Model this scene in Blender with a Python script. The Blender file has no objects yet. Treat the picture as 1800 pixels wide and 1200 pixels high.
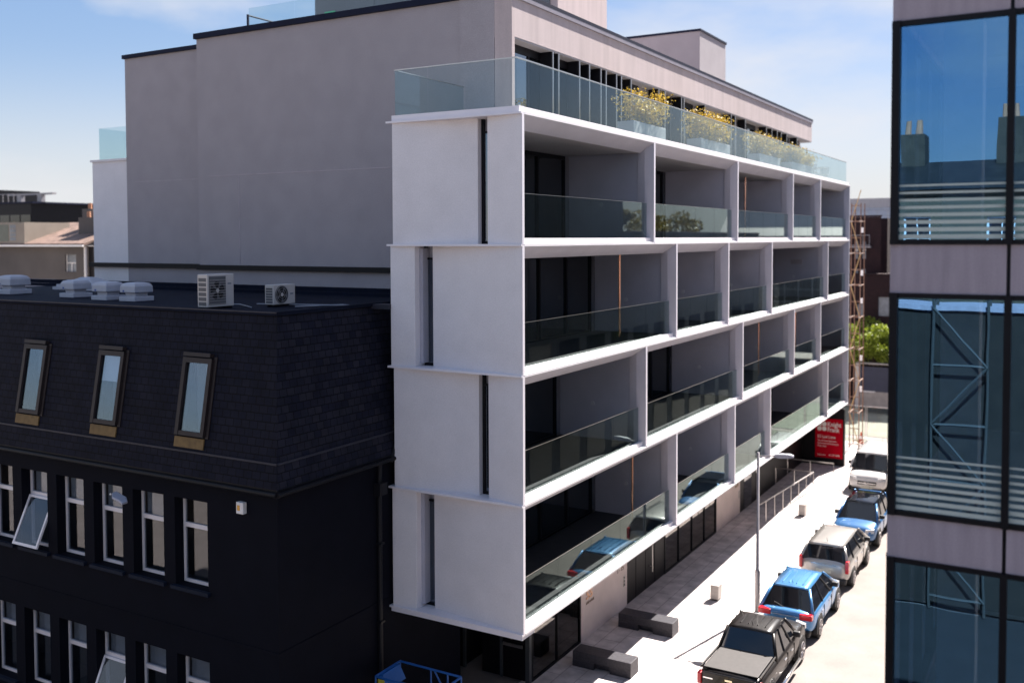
import bpy, bmesh, math, random
from mathutils import Vector, Matrix, noise as mnoise
R = math.radians
random.seed(7)
scene = bpy.context.scene
C = scene.collection

# ------------------------------------------------------------------ camera, sky, sun
cam_d = bpy.data.cameras.new("camera")
cam = bpy.data.objects.new("camera", cam_d); C.objects.link(cam)
YAW, PIT, ROL = .52536, .03846, -.00338
fw = Vector((-math.sin(YAW)*math.cos(PIT), math.cos(YAW)*math.cos(PIT), -math.sin(PIT)))
rt = Vector((math.cos(YAW), math.sin(YAW), 0)); up = rt.cross(fw)
r2 = rt*math.cos(ROL)+up*math.sin(ROL); u2 = up*math.cos(ROL)-rt*math.sin(ROL)
M = Matrix((( r2.x, u2.x, -fw.x), (r2.y, u2.y, -fw.y), (r2.z, u2.z, -fw.z))).to_4x4()
M.translation = (11.316, -19.986, 12.9)
cam.matrix_world = M
cam_d.sensor_width = 36; cam_d.lens = 1720/1800*36
cam_d.shift_y = (486-600)/1800
cam_d.clip_end = 3000
cam_d.dof.use_dof = True; cam_d.dof.focus_distance = 24; cam_d.dof.aperture_fstop = 0.5
scene.camera = cam
scene.render.resolution_x = 1024; scene.render.resolution_y = 682

SUN = Vector((.205, .90, 1.0)).normalized()
EL = math.asin(SUN.z); AZ = math.atan2(SUN.x, SUN.y)
w = bpy.data.worlds.new("World"); scene.world = w; w.use_nodes = True
nt = w.node_tree; nt.nodes.clear()
out = nt.nodes.new('ShaderNodeOutputWorld'); bg = nt.nodes.new('ShaderNodeBackground')
sky = nt.nodes.new('ShaderNodeTexSky'); sky.sky_type = 'NISHITA'; sky.sun_disc = False
sky.sun_elevation = EL; sky.sun_rotation = AZ; sky.air_density = 1.0; sky.dust_density = 0.6; sky.ozone_density = 1.6
bg.inputs['Strength'].default_value = 0.05
tc = nt.nodes.new('ShaderNodeTexCoord'); mp = nt.nodes.new('ShaderNodeMapping')
mp.inputs['Scale'].default_value = (1.0, 1.0, 2.6)
nz = nt.nodes.new('ShaderNodeTexNoise'); nz.inputs['Scale'].default_value = 2.3; nz.inputs['Detail'].default_value = 7; nz.inputs['Roughness'].default_value = .55
cr = nt.nodes.new('ShaderNodeValToRGB'); cr.color_ramp.elements[0].position = .47; cr.color_ramp.elements[1].position = .64
cr.color_ramp.elements[1].color = (.75, .75, .75, 1)
mx = nt.nodes.new('ShaderNodeMixRGB'); mx.inputs['Color2'].default_value = (5.0, 5.0, 5.2, 1)
L = nt.links.new
L(tc.outputs['Generated'], mp.inputs['Vector']); L(mp.outputs[0], nz.inputs['Vector']); L(nz.outputs['Fac'], cr.inputs[0])
# compress the sky's range a little (film response) and keep it blue
dv = nt.nodes.new('ShaderNodeVectorMath'); dv.operation = 'MULTIPLY'; dv.inputs[1].default_value = (1/6., 1/6., 1/6.)
gm_ = nt.nodes.new('ShaderNodeGamma'); gm_.inputs['Gamma'].default_value = .50
hs_ = nt.nodes.new('ShaderNodeHueSaturation'); hs_.inputs['Saturation'].default_value = 1.75
ml = nt.nodes.new('ShaderNodeVectorMath'); ml.operation = 'MULTIPLY'; ml.inputs[1].default_value = (4.45, 4.25, 4.75)
L(sky.outputs[0], dv.inputs[0]); L(dv.outputs[0], gm_.inputs['Color']); L(gm_.outputs[0], hs_.inputs['Color']); L(hs_.outputs[0], ml.inputs[0])
sx = nt.nodes.new('ShaderNodeSeparateXYZ'); L(tc.outputs['Generated'], sx.inputs[0])
# haze lies on the sun's side of the sky only
dt = nt.nodes.new('ShaderNodeVectorMath'); dt.operation = 'DOT_PRODUCT'; dt.inputs[1].default_value = (-.35, .94, 0); L(tc.outputs['Generated'], dt.inputs[0])
az_ = nt.nodes.new('ShaderNodeMapRange'); az_.interpolation_type = 'SMOOTHSTEP'; az_.inputs['From Min'].default_value = -.4; az_.inputs['From Max'].default_value = .6
L(dt.outputs['Value'], az_.inputs['Value'])
hz_ = nt.nodes.new('ShaderNodeMapRange'); hz_.interpolation_type = 'SMOOTHSTEP'
for k_, v_ in (('From Min', -.02), ('From Max', .19), ('To Min', .85), ('To Max', 0)): hz_.inputs[k_].default_value = v_
L(sx.outputs['Z'], hz_.inputs['Value'])
mh = nt.nodes.new('ShaderNodeMixRGB'); mh.inputs['Color2'].default_value = (4.5, 4.65, 4.9, 1)
hm_ = nt.nodes.new('ShaderNodeMath'); hm_.operation = 'MULTIPLY'; L(hz_.outputs[0], hm_.inputs[0]); L(az_.outputs[0], hm_.inputs[1])
L(hm_.outputs[0], mh.inputs['Fac']); L(ml.outputs[0], mh.inputs['Color1'])
L(cr.outputs[0], mx.inputs['Fac']); L(mh.outputs[0], mx.inputs['Color1']); L(mx.outputs[0], bg.inputs['Color']); L(bg.outputs[0], out.inputs['Surface'])
sd = bpy.data.lights.new("sun", 'SUN'); sd.energy = 5.0; sd.angle = R(.53); sd.color = (1, .93, .86)
so = bpy.data.objects.new("sun", sd); C.objects.link(so)
so.rotation_euler = SUN.to_track_quat('Z', 'Y').to_euler()
vs = scene.view_settings
vs.view_transform = 'Standard'; vs.look = 'None'; vs.exposure = 1.8; vs.gamma = 1
scene.cycles.max_bounces = 10; scene.cycles.transparent_max_bounces = 24

# ------------------------------------------------------------------ materials
def nodes_of(name):
    m = bpy.data.materials.new(name); m.use_nodes = True
    return m, m.node_tree, m.node_tree.nodes['Principled BSDF']
def mat(name, col, rough=.6, var=.12, scale=3., metal=0., bump=0., bscale=60., streak=False, spec=.5, coat=0., fine=0.):
    m, t, p = nodes_of(name)
    p.inputs['Roughness'].default_value = rough; p.inputs['Metallic'].default_value = metal
    p.inputs['Specular IOR Level'].default_value = spec; p.inputs['Coat Weight'].default_value = coat
    p.inputs['Coat Roughness'].default_value = .05
    tc = t.nodes.new('ShaderNodeTexCoord'); mp = t.nodes.new('ShaderNodeMapping')
    if streak: mp.inputs['Scale'].default_value = (3.5, 3.5, .35)
    n = t.nodes.new('ShaderNodeTexNoise'); n.inputs['Scale'].default_value = scale; n.inputs['Detail'].default_value = 6
    rp = t.nodes.new('ShaderNodeValToRGB'); rp.color_ramp.elements[0].position = .3; rp.color_ramp.elements[1].position = .7
    rp.color_ramp.elements[0].color = (*[c*(1-var) for c in col], 1); rp.color_ramp.elements[1].color = (*[min(1, c*(1+var)) for c in col], 1)
    t.links.new(tc.outputs['Object'], mp.inputs[0]); t.links.new(mp.outputs[0], n.inputs['Vector']); t.links.new(n.outputs['Fac'], rp.inputs[0])
    src = rp.outputs[0]
    if fine:
        n3 = t.nodes.new('ShaderNodeTexNoise'); n3.inputs['Scale'].default_value = 45; n3.inputs['Detail'].default_value = 3
        t.links.new(tc.outputs['Object'], n3.inputs['Vector'])
        mm = t.nodes.new('ShaderNodeMapRange'); mm.inputs['From Min'].default_value = .3; mm.inputs['From Max'].default_value = .7
        mm.inputs['To Min'].default_value = 1-fine; mm.inputs['To Max'].default_value = 1+fine
        t.links.new(n3.outputs['Fac'], mm.inputs['Value'])
        mu = t.nodes.new('ShaderNodeVectorMath'); mu.operation = 'SCALE'
        t.links.new(src, mu.inputs[0]); t.links.new(mm.outputs[0], mu.inputs['Scale']); src = mu.outputs[0]
    t.links.new(src, p.inputs['Base Color'])
    if bump:
        n2 = t.nodes.new('ShaderNodeTexNoise'); n2.inputs['Scale'].default_value = bscale; n2.inputs['Detail'].default_value = 4
        b = t.nodes.new('ShaderNodeBump'); b.inputs['Strength'].default_value = bump; b.inputs['Distance'].default_value = .01
        t.links.new(tc.outputs['Object'], n2.inputs['Vector']); t.links.new(n2.outputs['Fac'], b.inputs['Height']); t.links.new(b.outputs[0], p.inputs['Normal'])
    return m
def brick(name, ax, c1, c2, mortar, bw, bh, msize=.01, rough=.6, bump=.4, off=.5, spec=.4, bias=0.):
    """ax: which object axes give the brick's u and v, e.g. 'xz'"""
    m, t, p = nodes_of(name)
    p.inputs['Roughness'].default_value = rough; p.inputs['Specular IOR Level'].default_value = spec
    tc = t.nodes.new('ShaderNodeTexCoord'); se = t.nodes.new('ShaderNodeSeparateXYZ'); co = t.nodes.new('ShaderNodeCombineXYZ')
    t.links.new(tc.outputs['Object'], se.inputs[0])
    t.links.new(se.outputs[ax[0].upper()], co.inputs[0]); t.links.new(se.outputs[ax[1].upper()], co.inputs[1])
    b = t.nodes.new('ShaderNodeTexBrick'); b.offset = off
    for k, v in (('Color1', (*c1, 1)), ('Color2', (*c2, 1)), ('Mortar', (*mortar, 1))): b.inputs[k].default_value = v
    for k, v in (('Scale', 1.), ('Mortar Size', msize), ('Brick Width', bw), ('Row Height', bh), ('Bias', bias)): b.inputs[k].default_value = v
    t.links.new(co.outputs[0], b.inputs['Vector'])
    n = t.nodes.new('ShaderNodeTexNoise'); n.inputs['Scale'].default_value = 2.2; n.inputs['Detail'].default_value = 7
    t.links.new(tc.outputs['Object'], n.inputs['Vector'])
    mr = t.nodes.new('ShaderNodeMapRange'); mr.inputs['From Min'].default_value = .3; mr.inputs['From Max'].default_value = .7
    mr.inputs['To Min'].default_value = .75; mr.inputs['To Max'].default_value = 1.25
    t.links.new(n.outputs['Fac'], mr.inputs['Value'])
    mu = t.nodes.new('ShaderNodeVectorMath'); mu.operation = 'SCALE'
    t.links.new(b.outputs['Color'], mu.inputs[0]); t.links.new(mr.outputs[0], mu.inputs['Scale'])
    t.links.new(mu.outputs[0], p.inputs['Base Color'])
    bp = t.nodes.new('ShaderNodeBump'); bp.inputs['Strength'].default_value = bump; bp.inputs['Distance'].default_value = .012; bp.invert = True
    t.links.new(b.outputs['Fac'], bp.inputs['Height']); t.links.new(bp.outputs[0], p.inputs['Normal'])
    return m
def glass(name, tint, r0=.06, refl=(1, 1, 1), rough=0., wave=0.):
    m = bpy.data.materials.new(name); m.use_nodes = True; t = m.node_tree; t.nodes.clear()
    o = t.nodes.new('ShaderNodeOutputMaterial'); mix = t.nodes.new('ShaderNodeMixShader')
    tr = t.nodes.new('ShaderNodeBsdfTransparent'); tr.inputs[0].default_value = (*tint, 1)
    gl = t.nodes.new('ShaderNodeBsdfGlossy'); gl.inputs['Color'].default_value = (*refl, 1); gl.inputs['Roughness'].default_value = rough
    lw = t.nodes.new('ShaderNodeLayerWeight'); lw.inputs['Blend'].default_value = .5
    pw = t.nodes.new('ShaderNodeMath'); pw.operation = 'POWER'; pw.inputs[1].default_value = 5.
    ma = t.nodes.new('ShaderNodeMath'); ma.operation = 'MULTIPLY_ADD'; ma.inputs[1].default_value = 1-r0; ma.inputs[2].default_value = r0
    t.links.new(lw.outputs['Facing'], pw.inputs[0]); t.links.new(pw.outputs[0], ma.inputs[0])
    t.links.new(ma.outputs[0], mix.inputs[0]); t.links.new(tr.outputs[0], mix.inputs[1]); t.links.new(gl.outputs[0], mix.inputs[2]); t.links.new(mix.outputs[0], o.inputs[0])
    if wave:
        tc = t.nodes.new('ShaderNodeTexCoord'); n = t.nodes.new('ShaderNodeTexNoise'); n.inputs['Scale'].default_value = 1.1; n.inputs['Detail'].default_value = 1
        b = t.nodes.new('ShaderNodeBump'); b.inputs['Strength'].default_value = wave; b.inputs['Distance'].default_value = .02
        t.links.new(tc.outputs['Object'], n.inputs['Vector']); t.links.new(n.outputs['Fac'], b.inputs['Height']); t.links.new(b.outputs[0], gl.inputs['Normal'])
    return m
def leafmat(name, c1, c2):
    m, t, p = nodes_of(name); p.inputs['Roughness'].default_value = .55
    oi = t.nodes.new('ShaderNodeTexCoord'); n = t.nodes.new('ShaderNodeTexNoise'); n.inputs['Scale'].default_value = 9; n.inputs['Detail'].default_value = 3
    rp = t.nodes.new('ShaderNodeValToRGB'); rp.color_ramp.elements[0].position = .36; rp.color_ramp.elements[1].position = .64
    rp.color_ramp.elements[0].color = (*c1, 1); rp.color_ramp.elements[1].color = (*c2, 1)
    t.links.new(oi.outputs['Object'], n.inputs['Vector']); t.links.new(n.outputs['Fac'], rp.inputs[0]); t.links.new(rp.outputs[0], p.inputs['Base Color'])
    p.inputs['Subsurface Weight'].default_value = 0
    tl = t.nodes.new('ShaderNodeBsdfTranslucent'); ms = t.nodes.new('ShaderNodeMixShader'); ms.inputs[0].default_value = .35
    t.links.new(rp.outputs[0], tl.inputs[0])
    o = [x for x in t.nodes if x.type == 'OUTPUT_MATERIAL'][0]
    t.links.new(p.outputs[0], ms.inputs[1]); t.links.new(tl.outputs[0], ms.inputs[2]); t.links.new(ms.outputs[0], o.inputs[0])
    return m

white = mat('white_render', (.775, .735, .75), .8, .035, 1.6, bump=.3, bscale=60, fine=.06)
white2 = mat('white_metal_edge', (.80, .76, .80), .45, .03, 2)
grey = mat('grey_render', (.345, .315, .335), .9, .05, 1.4, bump=.6, bscale=50, fine=.17)
greyv = mat('grey_render_streaked', (.46, .385, .385), .9, .10, .8, bump=.4, bscale=70, streak=True, fine=.08)  # lighter and pinker than grey: grazing sun is put into the colour
finm = mat('fin_render', (.50, .475, .515), .85, .05, 1.5, bump=.2, bscale=80, fine=.05)  # fins paler than the party walls: sky light is put into the colour
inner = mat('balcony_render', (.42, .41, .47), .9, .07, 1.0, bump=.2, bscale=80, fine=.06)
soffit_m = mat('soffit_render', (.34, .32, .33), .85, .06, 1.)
navy = mat('navy_zinc_coping', (.006, .009, .028), .6, .15, 2, spec=.15)
blackm = mat('black_metal', (.006, .006, .009), .5, .2, 4, spec=.2)
blackclad = mat('black_timber_cladding', (.006, .005, .007), .5, .35, 2.5, streak=True, bump=.2, bscale=30, spec=.2)
dglass = mat('dark_window_glass', (.012, .014, .018), .03, .2, 1, spec=.9)
rail_m = mat('stainless_steel', (.55, .52, .50), .28, .06, 6, metal=.9)
copper = mat('copper', (.95, .50, .33), .25, .05, 5, metal=1.)
glass_b = glass('balustrade_glass', (.74, .80, .80), .03, (.80, .92, .90))
glass_t = glass('terrace_glass', (.86, .92, .93), .03, (.75, .84, .88))
glass_w = glass('window_glass', (.70, .73, .77), .07, (.95, .97, 1), wave=.08)
glass_s = glass('slot_glass', (.3, .33, .37), .22, (.8, .9, 1))
glass_o = glass('office_glass', (.56, .60, .64), .36, (.26, .60, 1), wave=.06)
deck = mat('dark_decking', (.035, .033, .036), .7, .2, 4)
stone = mat('ground_floor_render', (.66, .55, .51), .9, .08, 1.2, bump=.3, bscale=60, fine=.05)

# ------------------------------------------------------------------ mesh helpers
class MB:
    def __init__(s): s.v = []; s.f = []; s.sm = False
    def quad(s, a, b, c, d): n = len(s.v); s.v += [a, b, c, d]; s.f.append((n, n+1, n+2, n+3)); return s
    def poly(s, pts): n = len(s.v); s.v += list(pts); s.f.append(tuple(range(n, n+len(pts)))); return s
    def box(s, x0, x1, y0, y1, z0, z1):
        n = len(s.v); s.v += [(x, y, z) for z in (z0, z1) for y in (y0, y1) for x in (x0, x1)]
        for f in ((0, 2, 3, 1), (4, 5, 7, 6), (0, 1, 5, 4), (2, 6, 7, 3), (0, 4, 6, 2), (1, 3, 7, 5)): s.f.append(tuple(n+i for i in f))
        return s
    def hexa(s, p):   # 8 corners: bottom 4 loop, top 4 loop
        n = len(s.v); s.v += list(p)
        for f in ((0, 3, 2, 1), (4, 5, 6, 7), (0, 1, 5, 4), (1, 2, 6, 5), (2, 3, 7, 6), (3, 0, 4, 7)): s.f.append(tuple(n+i for i in f))
        return s
    def prism(s, pts, axis, a, b):
        """pts 2-D; axis 'x','y','z' = extrusion direction; remaining coordinates in xyz order"""
        def P(q, t): return {'x': (t, q[0], q[1]), 'y': (q[0], t, q[1]), 'z': (q[0], q[1], t)}[axis]
        n = len(s.v); k = len(pts)
        s.v += [P(q, a) for q in pts] + [P(q, b) for q in pts]
        s.f.append(tuple(n+i for i in range(k))[::-1]); s.f.append(tuple(n+k+i for i in range(k)))
        for i in range(k): j = (i+1) % k; s.f.append((n+i, n+j, n+k+j, n+k+i))
        return s
    def tube(s, p0, p1, r0, r1=None, k=8, caps=True):
        r1 = r0 if r1 is None else r1
        p0 = Vector(p0); p1 = Vector(p1); d = (p1-p0).normalized()
        a = d.orthogonal().normalized(); b = d.cross(a); n = len(s.v)
        for p, r in ((p0, r0), (p1, r1)):
            for i in range(k):
                t = 2*math.pi*i/k; s.v.append(tuple(p+a*(r*math.cos(t))+b*(r*math.sin(t))))
        for i in range(k): j = (i+1) % k; s.f.append((n+i, n+j, n+k+j, n+k+i))
        if caps: s.f.append(tuple(n+i for i in range(k))[::-1]); s.f.append(tuple(n+k+i for i in range(k)))
        return s
    def path(s, pts, r, k=8):
        for a, b in zip(pts, pts[1:]): s.tube(a, b, r, k=k)
        return s
    def loft(s, rings, cap=True, closed=True):
        n = len(s.v); k = len(rings[0])
        for r in rings: s.v += list(r)
        for i in range(len(rings)-1):
            for j in range(k if closed else k-1):
                j2 = (j+1) % k; s.f.append((n+i*k+j, n+i*k+j2, n+(i+1)*k+j2, n+(i+1)*k+j))
        if cap: s.f.append(tuple(n+i for i in range(k))[::-1]); s.f.append(tuple(n+(len(rings)-1)*k+i for i in range(k)))
        return s
    def wall(s, P, u0, u1, v0, v1, holes, depth):
        """flat wall with rectangular openings; P(u,v,d) -> point, d = inward depth; reveals are built"""
        us = sorted({u0, u1, *[h[0] for h in holes], *[h[1] for h in holes]}); vv = sorted({v0, v1, *[h[2] for h in holes], *[h[3] for h in holes]})
        for a, b in zip(us, us[1:]):
            for c, d in zip(vv, vv[1:]):
                um, vm = (a+b)/2, (c+d)/2
                if any(h[0] < um < h[1] and h[2] < vm < h[3] for h in holes): continue
                s.quad(P(a, c, 0), P(b, c, 0), P(b, d, 0), P(a, d, 0))
        for h in holes:
            a, b, c, d = h[:4]; D = depth
            s.quad(P(a, c, 0), P(a, d, 0), P(a, d, D), P(a, c, D)); s.quad(P(b, c, 0), P(b, c, D), P(b, d, D), P(b, d, 0))
            s.quad(P(a, c, 0), P(a, c, D), P(b, c, D), P(b, c, 0)); s.quad(P(a, d, 0), P(b, d, 0), P(b, d, D), P(a, d, D))
        return s
    def mesh(s, name, m, smooth=False):
        me = bpy.data.meshes.new(name); me.from_pydata([tuple(v) for v in s.v], [], s.f)
        bm = bmesh.new(); bm.from_mesh(me); bmesh.ops.remove_doubles(bm, verts=bm.verts, dist=1e-5)
        bmesh.ops.recalc_face_normals(bm, faces=bm.faces); bm.to_mesh(me); bm.free()
        me.materials.append(m)
        if smooth:
            for p in me.polygons: p.use_smooth = True
        return me
    def build(s, name, m, parent=None, smooth=False, bevel=0, sub=0):
        o = bpy.data.objects.new(name, s.mesh(name, m, smooth)); C.objects.link(o)
        if parent is not None: o.parent = parent
        if bevel:
            md = o.modifiers.new('bevel', 'BEVEL'); md.width = bevel; md.segments = 2; md.limit_method = 'ANGLE'
        if sub:
            md = o.modifiers.new('sub', 'SUBSURF'); md.levels = sub; md.render_levels = sub
        return o
def B(*a): return MB().box(*a)
def tag(o, label, cat, group=None, kind=None):
    if label: o['label'] = label
    if cat: o['category'] = cat
    if group: o['group'] = group
    if kind: o['kind'] = kind
    return o
def thing(name, loc, label, cat, group=None, rz=0):
    o = bpy.data.objects.new(name, None); C.objects.link(o); o.location = loc; o.rotation_euler[2] = rz; o.empty_display_size = .3
    return tag(o, label, cat, group)
def struct(o): o['kind'] = 'structure'; return o
def copy_tree(o, parent=None):
    c = o.copy(); C.objects.link(c)
    if parent is not None: c.parent = parent
    for ch in list(o.children): copy_tree(ch, c)
    return c
def text(name, s, size, m, parent, loc, rot, ext=.01, align='LEFT', sx=1., bold=0.):
    cu = bpy.data.curves.new(name, 'FONT'); cu.body = s; cu.size = size; cu.extrude = ext; cu.align_x = align; cu.offset = bold
    cu.resolution_u = 3
    t = bpy.data.objects.new(name, cu); C.objects.link(t); bpy.context.view_layer.update()
    me = bpy.data.meshes.new_from_object(t); bpy.data.objects.remove(t)
    me.materials.clear(); me.materials.append(m)
    o = bpy.data.objects.new(name, me); C.objects.link(o); o.parent = parent; o.location = loc; o.rotation_euler = rot; o.scale = (sx, 1, 1)
    return o

# ------------------------------------------------------------------ ground
pave = brick('paving_slabs', 'yx', (.47, .43, .42), (.54, .49, .475), (.27, .24, .24), 1.2, .6, .012, .8, .3)
road_m = mat('pale_worn_asphalt', (.235, .205, .19), .9, .12, .8, bump=.4, bscale=40, fine=.12)
kerb_m = mat('granite_kerb', (.42, .39, .37), .8, .12, 5)
struct(B(-400, 500, -300, 900, -.6, -.12).build('ground', road_m))
struct(B(2.35, 8.6, -40, 56, -.119, -.1).build('road', road_m))
struct(B(-2.6, 2.2, 3.0, 44, -.119, 0).build('pavement', pave))
struct(B(2.2, 2.35, -40, 44, -.119, .004).build('kerb', kerb_m, bevel=.015))
struct(B(8.6, 9.0, -5.3, 56, -.119, 0).build('far_pavement', pave))
struct(B(-14, 2.2, -40, 3.0, -.119, -.001).build('forecourt', mat('forecourt_paving', (.12, .11, .11), .9, .15, 2)))
yl = mat('yellow_line_paint', (.62, .50, .22), .8, .15, 6)
struct(MB().box(2.45, 2.53, -10, 56, -.0995, -.096).box(2.62, 2.70, -10, 56, -.0995, -.096).build('road_marking', yl))

# ------------------------------------------------------------------ apartment building
apt = thing('apartment_building', (0, 0, 0), 'long white framed apartment building with deep open balconies, glass balustrades and grey rendered end wall', 'building')
Z = [3.42+3.1*k for k in range(5)]
YE = 37.9
# floor slabs: thin lip at the edge thickening inwards
for k in range(5):
    z = Z[k]; b = MB()
    T = .17 if k == 0 else .30
    b.prism([(0, z), (0, z+.06), (-.10, z+.075), (-.10, z+.20), (-.22, z+.20), (-.22, z+.14), (-.42, z+.14), (-.42, z)], 'y', .131, YE)
    o = b.build('floor_slab', white, apt)
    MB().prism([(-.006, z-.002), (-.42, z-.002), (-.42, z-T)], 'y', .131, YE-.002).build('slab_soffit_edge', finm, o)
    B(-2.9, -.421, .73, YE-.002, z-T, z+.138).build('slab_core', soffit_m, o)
    s2 = B(-3.95, -.003, -.02, .62, z+.005, z+.055)
    if k == 0: s2.box(-3.9, -.02, .0, .62, z-.09, z+.004)
    s2.build('slab_edge', white2, o)
    B(-3.9, -2.9, .8, 3.39, z-.1, z+.14).build('slab_return', white, o)
    if k < 4: B(-2.88, -.24, .75, YE-.3, z+.141, z+.165).build('balcony_deck', deck, o)
# cross walls / fins
rows = {0: [10.34, 16.63, 21.62, 32.67], 1: [7.73, 17.6, 25.59, 30.9], 2: [10.29, 15.75, 21.72, 32.46], 3: [8.35, 16.84, 25.19, 30.65]}
for k in range(4):
    z0, z1 = Z[k]+.05, Z[k+1]+.004
    for y in rows[k]:
        # plan profile: thin bright front edge, thickening back from it
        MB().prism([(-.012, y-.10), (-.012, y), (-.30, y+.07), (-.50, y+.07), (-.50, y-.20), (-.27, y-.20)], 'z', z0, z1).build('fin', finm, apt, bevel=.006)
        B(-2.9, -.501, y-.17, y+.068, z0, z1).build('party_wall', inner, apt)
        # front edge strip, whitened: its sunlight is put into the colour
        B(-.012, .0, y-.11, y+.004, z0, z1).build('fin_edge', white2, apt)
    # far end wall
    pr = [(-.012, YE-.12), (-.012, YE), (-2.9, YE), (-2.9, YE-.25), (-.3, YE-.25)]
    MB().prism(pr, 'z', z0, z1).build('end_wall', inner, apt)
# side face panels with folded slots
def side_row(k):
    z0, z1 = Z[k]+.045, Z[k+1]+.009
    a, b_, d1, d2 = ((-3.16, -2.79, .10, .36), (-1.42, -1.06, .34, .20))[k % 2]
    xl = -3.86 if k % 2 == 0 else -3.78
    yb = .5
    MB().prism([(xl, .02), (a, d1), (a, yb+.3), (xl, yb+.3)], 'z', z0, z1).build('side_panel', white, apt, bevel=.008)
    MB().prism([(b_, d2), (-.02, .03), (-.02, .13), (b_, .60)], 'z', z0, z1).build('side_panel', white, apt, bevel=.008)
    MB().box(-.019, -.001, .03, .13, z0, z1).build('corner_edge', white2, apt)
    f = MB().box(a, a+.07, yb, yb+.08, z0, z1).box(b_-.05, b_, yb, yb+.08, z0, z1).box(a+.07, b_-.05, yb, yb+.08, z1-.35, z1-.3).box(a+.07, b_-.05, yb, yb+.08, z0, z0+.08).build('window', blackm, apt)
    B(a+.07, b_-.05, yb+.03, yb+.05, z0+.08, z1-.3).build('pane', glass_s, f)
    B(xl, b_-.001, .601, .72, z0, z1).build('inner_wall', inner, apt)
    B(-3.86, -3.7, .80, 3.39, z0, z1).build('return_wall', white, apt)
for k in range(4): side_row(k)
# rear wall behind the balconies with sliding doors
for k in range(4):
    z0, z1 = Z[k]+.14, Z[k+1]-.30
    ys = [.75]+rows[k]+[YE]
    B(-3.2, -3.05, .3, YE-.2, z0, z1+.25).build('rear_wall', inner, apt)
    for i, (a, b_) in enumerate(zip(ys, ys[1:])):
        a2, b2 = a+.1, b_-.35
        f = MB(); f.box(-3.04, -2.93, a2, b2, z0, z0+.06); f.box(-3.04, -2.93, a2, b2, z1-.12, z1)
        n = max(2, round((b2-a2)/1.9)); st = (b2-a2)/n
        for j in range(n+1):
            y = a2+j*st; f.box(-3.04, -2.93, y-.05 if j else y, y+.05 if j < n else y, z0+.06, z1-.12)
        fr = f.build('sliding_door', blackm, apt)
        B(-3.0, -2.985, a2, b2, z0+.06, z1-.12).build('pane', dglass, fr)
        if (k+i) % 2 == 0: B(-2.945, -2.925, a2+st*1.02, a2+st*1.55, z0+.06, z1-.13).build('curtain', inner, fr)
# balustrades, one per bay, with open joints between the panes
for k in range(4):
    ys = [.10]+rows[k]+[YE]; z = Z[k]
    for i, (a, b_) in enumerate(zip(ys, ys[1:])):
        a2, b2 = a+(.1 if i else .13), b_-.22
        n = max(1, round((b2-a2)/1.95)); st = (b2-a2)/n; m_ = MB()
        for j in range(n): m_.box(-.212, -.198, a2+j*st+.008, a2+(j+1)*st-.008, z+.16, z+1.26)
        g_ = m_.build('glass_balustrade', glass_b, apt)
        B(-.214, -.196, a2, b2, z+1.261, z+1.268).build('glass_edge', rail_m, g_)
# copper rods and small fittings on cross walls
for (k, y) in ((2, 8.35), (0, 9.4), (1, 23.9), (1, 30.5), (3, 21.7)):
    MB().tube((-1.2, y, Z[k]+.165), (-1.2, y, Z[k+1]-.30), .034).build('copper_rod', copper, apt)
for k in range(4):
    for y in rows[k]:
        MB().tube((-1.75, y-.162, Z[k]+1.25), (-1.75, y-.19, Z[k]+1.25), .07, k=10).build('wall_fitting', mat('wall_fitting_grey', (.5, .5, .52), .6, .02) if 'wall_fitting_grey' not in bpy.data.materials else bpy.data.materials['wall_fitting_grey'], apt)
B(-1.9, -1.3, 32.25, 32.29, Z[2]+1.9, Z[2]+2.15).build('access_panel', grey, apt)
# long low body behind: grey blank side walls
B(-14.47, -3.9, 3.40, 37.0, 3.3, 19.62).build('side_wall', grey, apt)
B(-3.9, -2.76, 3.36, 5.2, 15.9, 19.62).build('wall_pier', grey, apt)
B(-19.1, -14.46, 4.2, 37.0, 3.3, 19.52).build('side_wall', grey, apt)
wl = B(-21.1, -19.1, 4.25, 20, 3.3, 15.84).box(-21.16, -19.1, 4.19, 20, 15.842, 15.92).build('white_bay', white, apt)
jt = MB().box(-14.0, -3.92, 3.392, 3.399, 15.02, 15.04).box(-12.6, -12.58, 3.392, 3.399, 12.1, 15.02)
jt.box(-18.6, -14.6, 4.192, 4.199, 15.02, 15.035); jt.build('render_joint', mat('pale_joint', (.46, .40, .44), .9, .2, 2), apt)
g_ = MB().box(-20.74, -19.1, 4.3, 4.315, 15.92, 17.1).box(-20.755, -20.74, 4.3, 12, 15.92, 17.1).build('glass_balustrade', glass_t, apt)
MB().box(-14.5, -3.91, 3.27, 3.39, 11.90, 12.06).box(-21.2, -14.5, 4.07, 4.19, 11.90, 12.06).build('black_band', blackm, apt)
# penthouse street wall
pf = MB()
pf.box(-3.0, -2.2, 3.37, 38.0, 18.45, 19.62)            # fascia
pf.box(-2.75, -2.2, 3.37, 3.52, 15.9, 18.449)           # front corner pier
pf.box(-14.4, -2.9, 37.0, 38.0, 15.9, 19.62)
pf.build('penthouse_fascia', greyv, apt)
B(-2.76, -2.21, 3.521, 37.9, 18.40, 18.447).build('penthouse_soffit', soffit_m, apt)
B(-2.9, -2.66, 3.5, 37.2, 15.9, 18.45).build('penthouse_back_wall', grey, apt)
cp = MB().box(-14.52, -2.14, 3.30, 3.75, 19.622, 19.80).box(-14.52, -14.1, 3.75, 37.0, 19.622, 19.80).box(-2.42, -2.14, 3.75, 38.06, 19.622, 19.72).box(-14.52, -2.42, 37.7, 38.06, 19.622, 19.72)
cp.box(-19.17, -14.52, 4.12, 4.4, 19.522, 19.66).box(-19.17, -18.9, 4.4, 37, 19.522, 19.66)
cp.build('coping', navy, apt)
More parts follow.
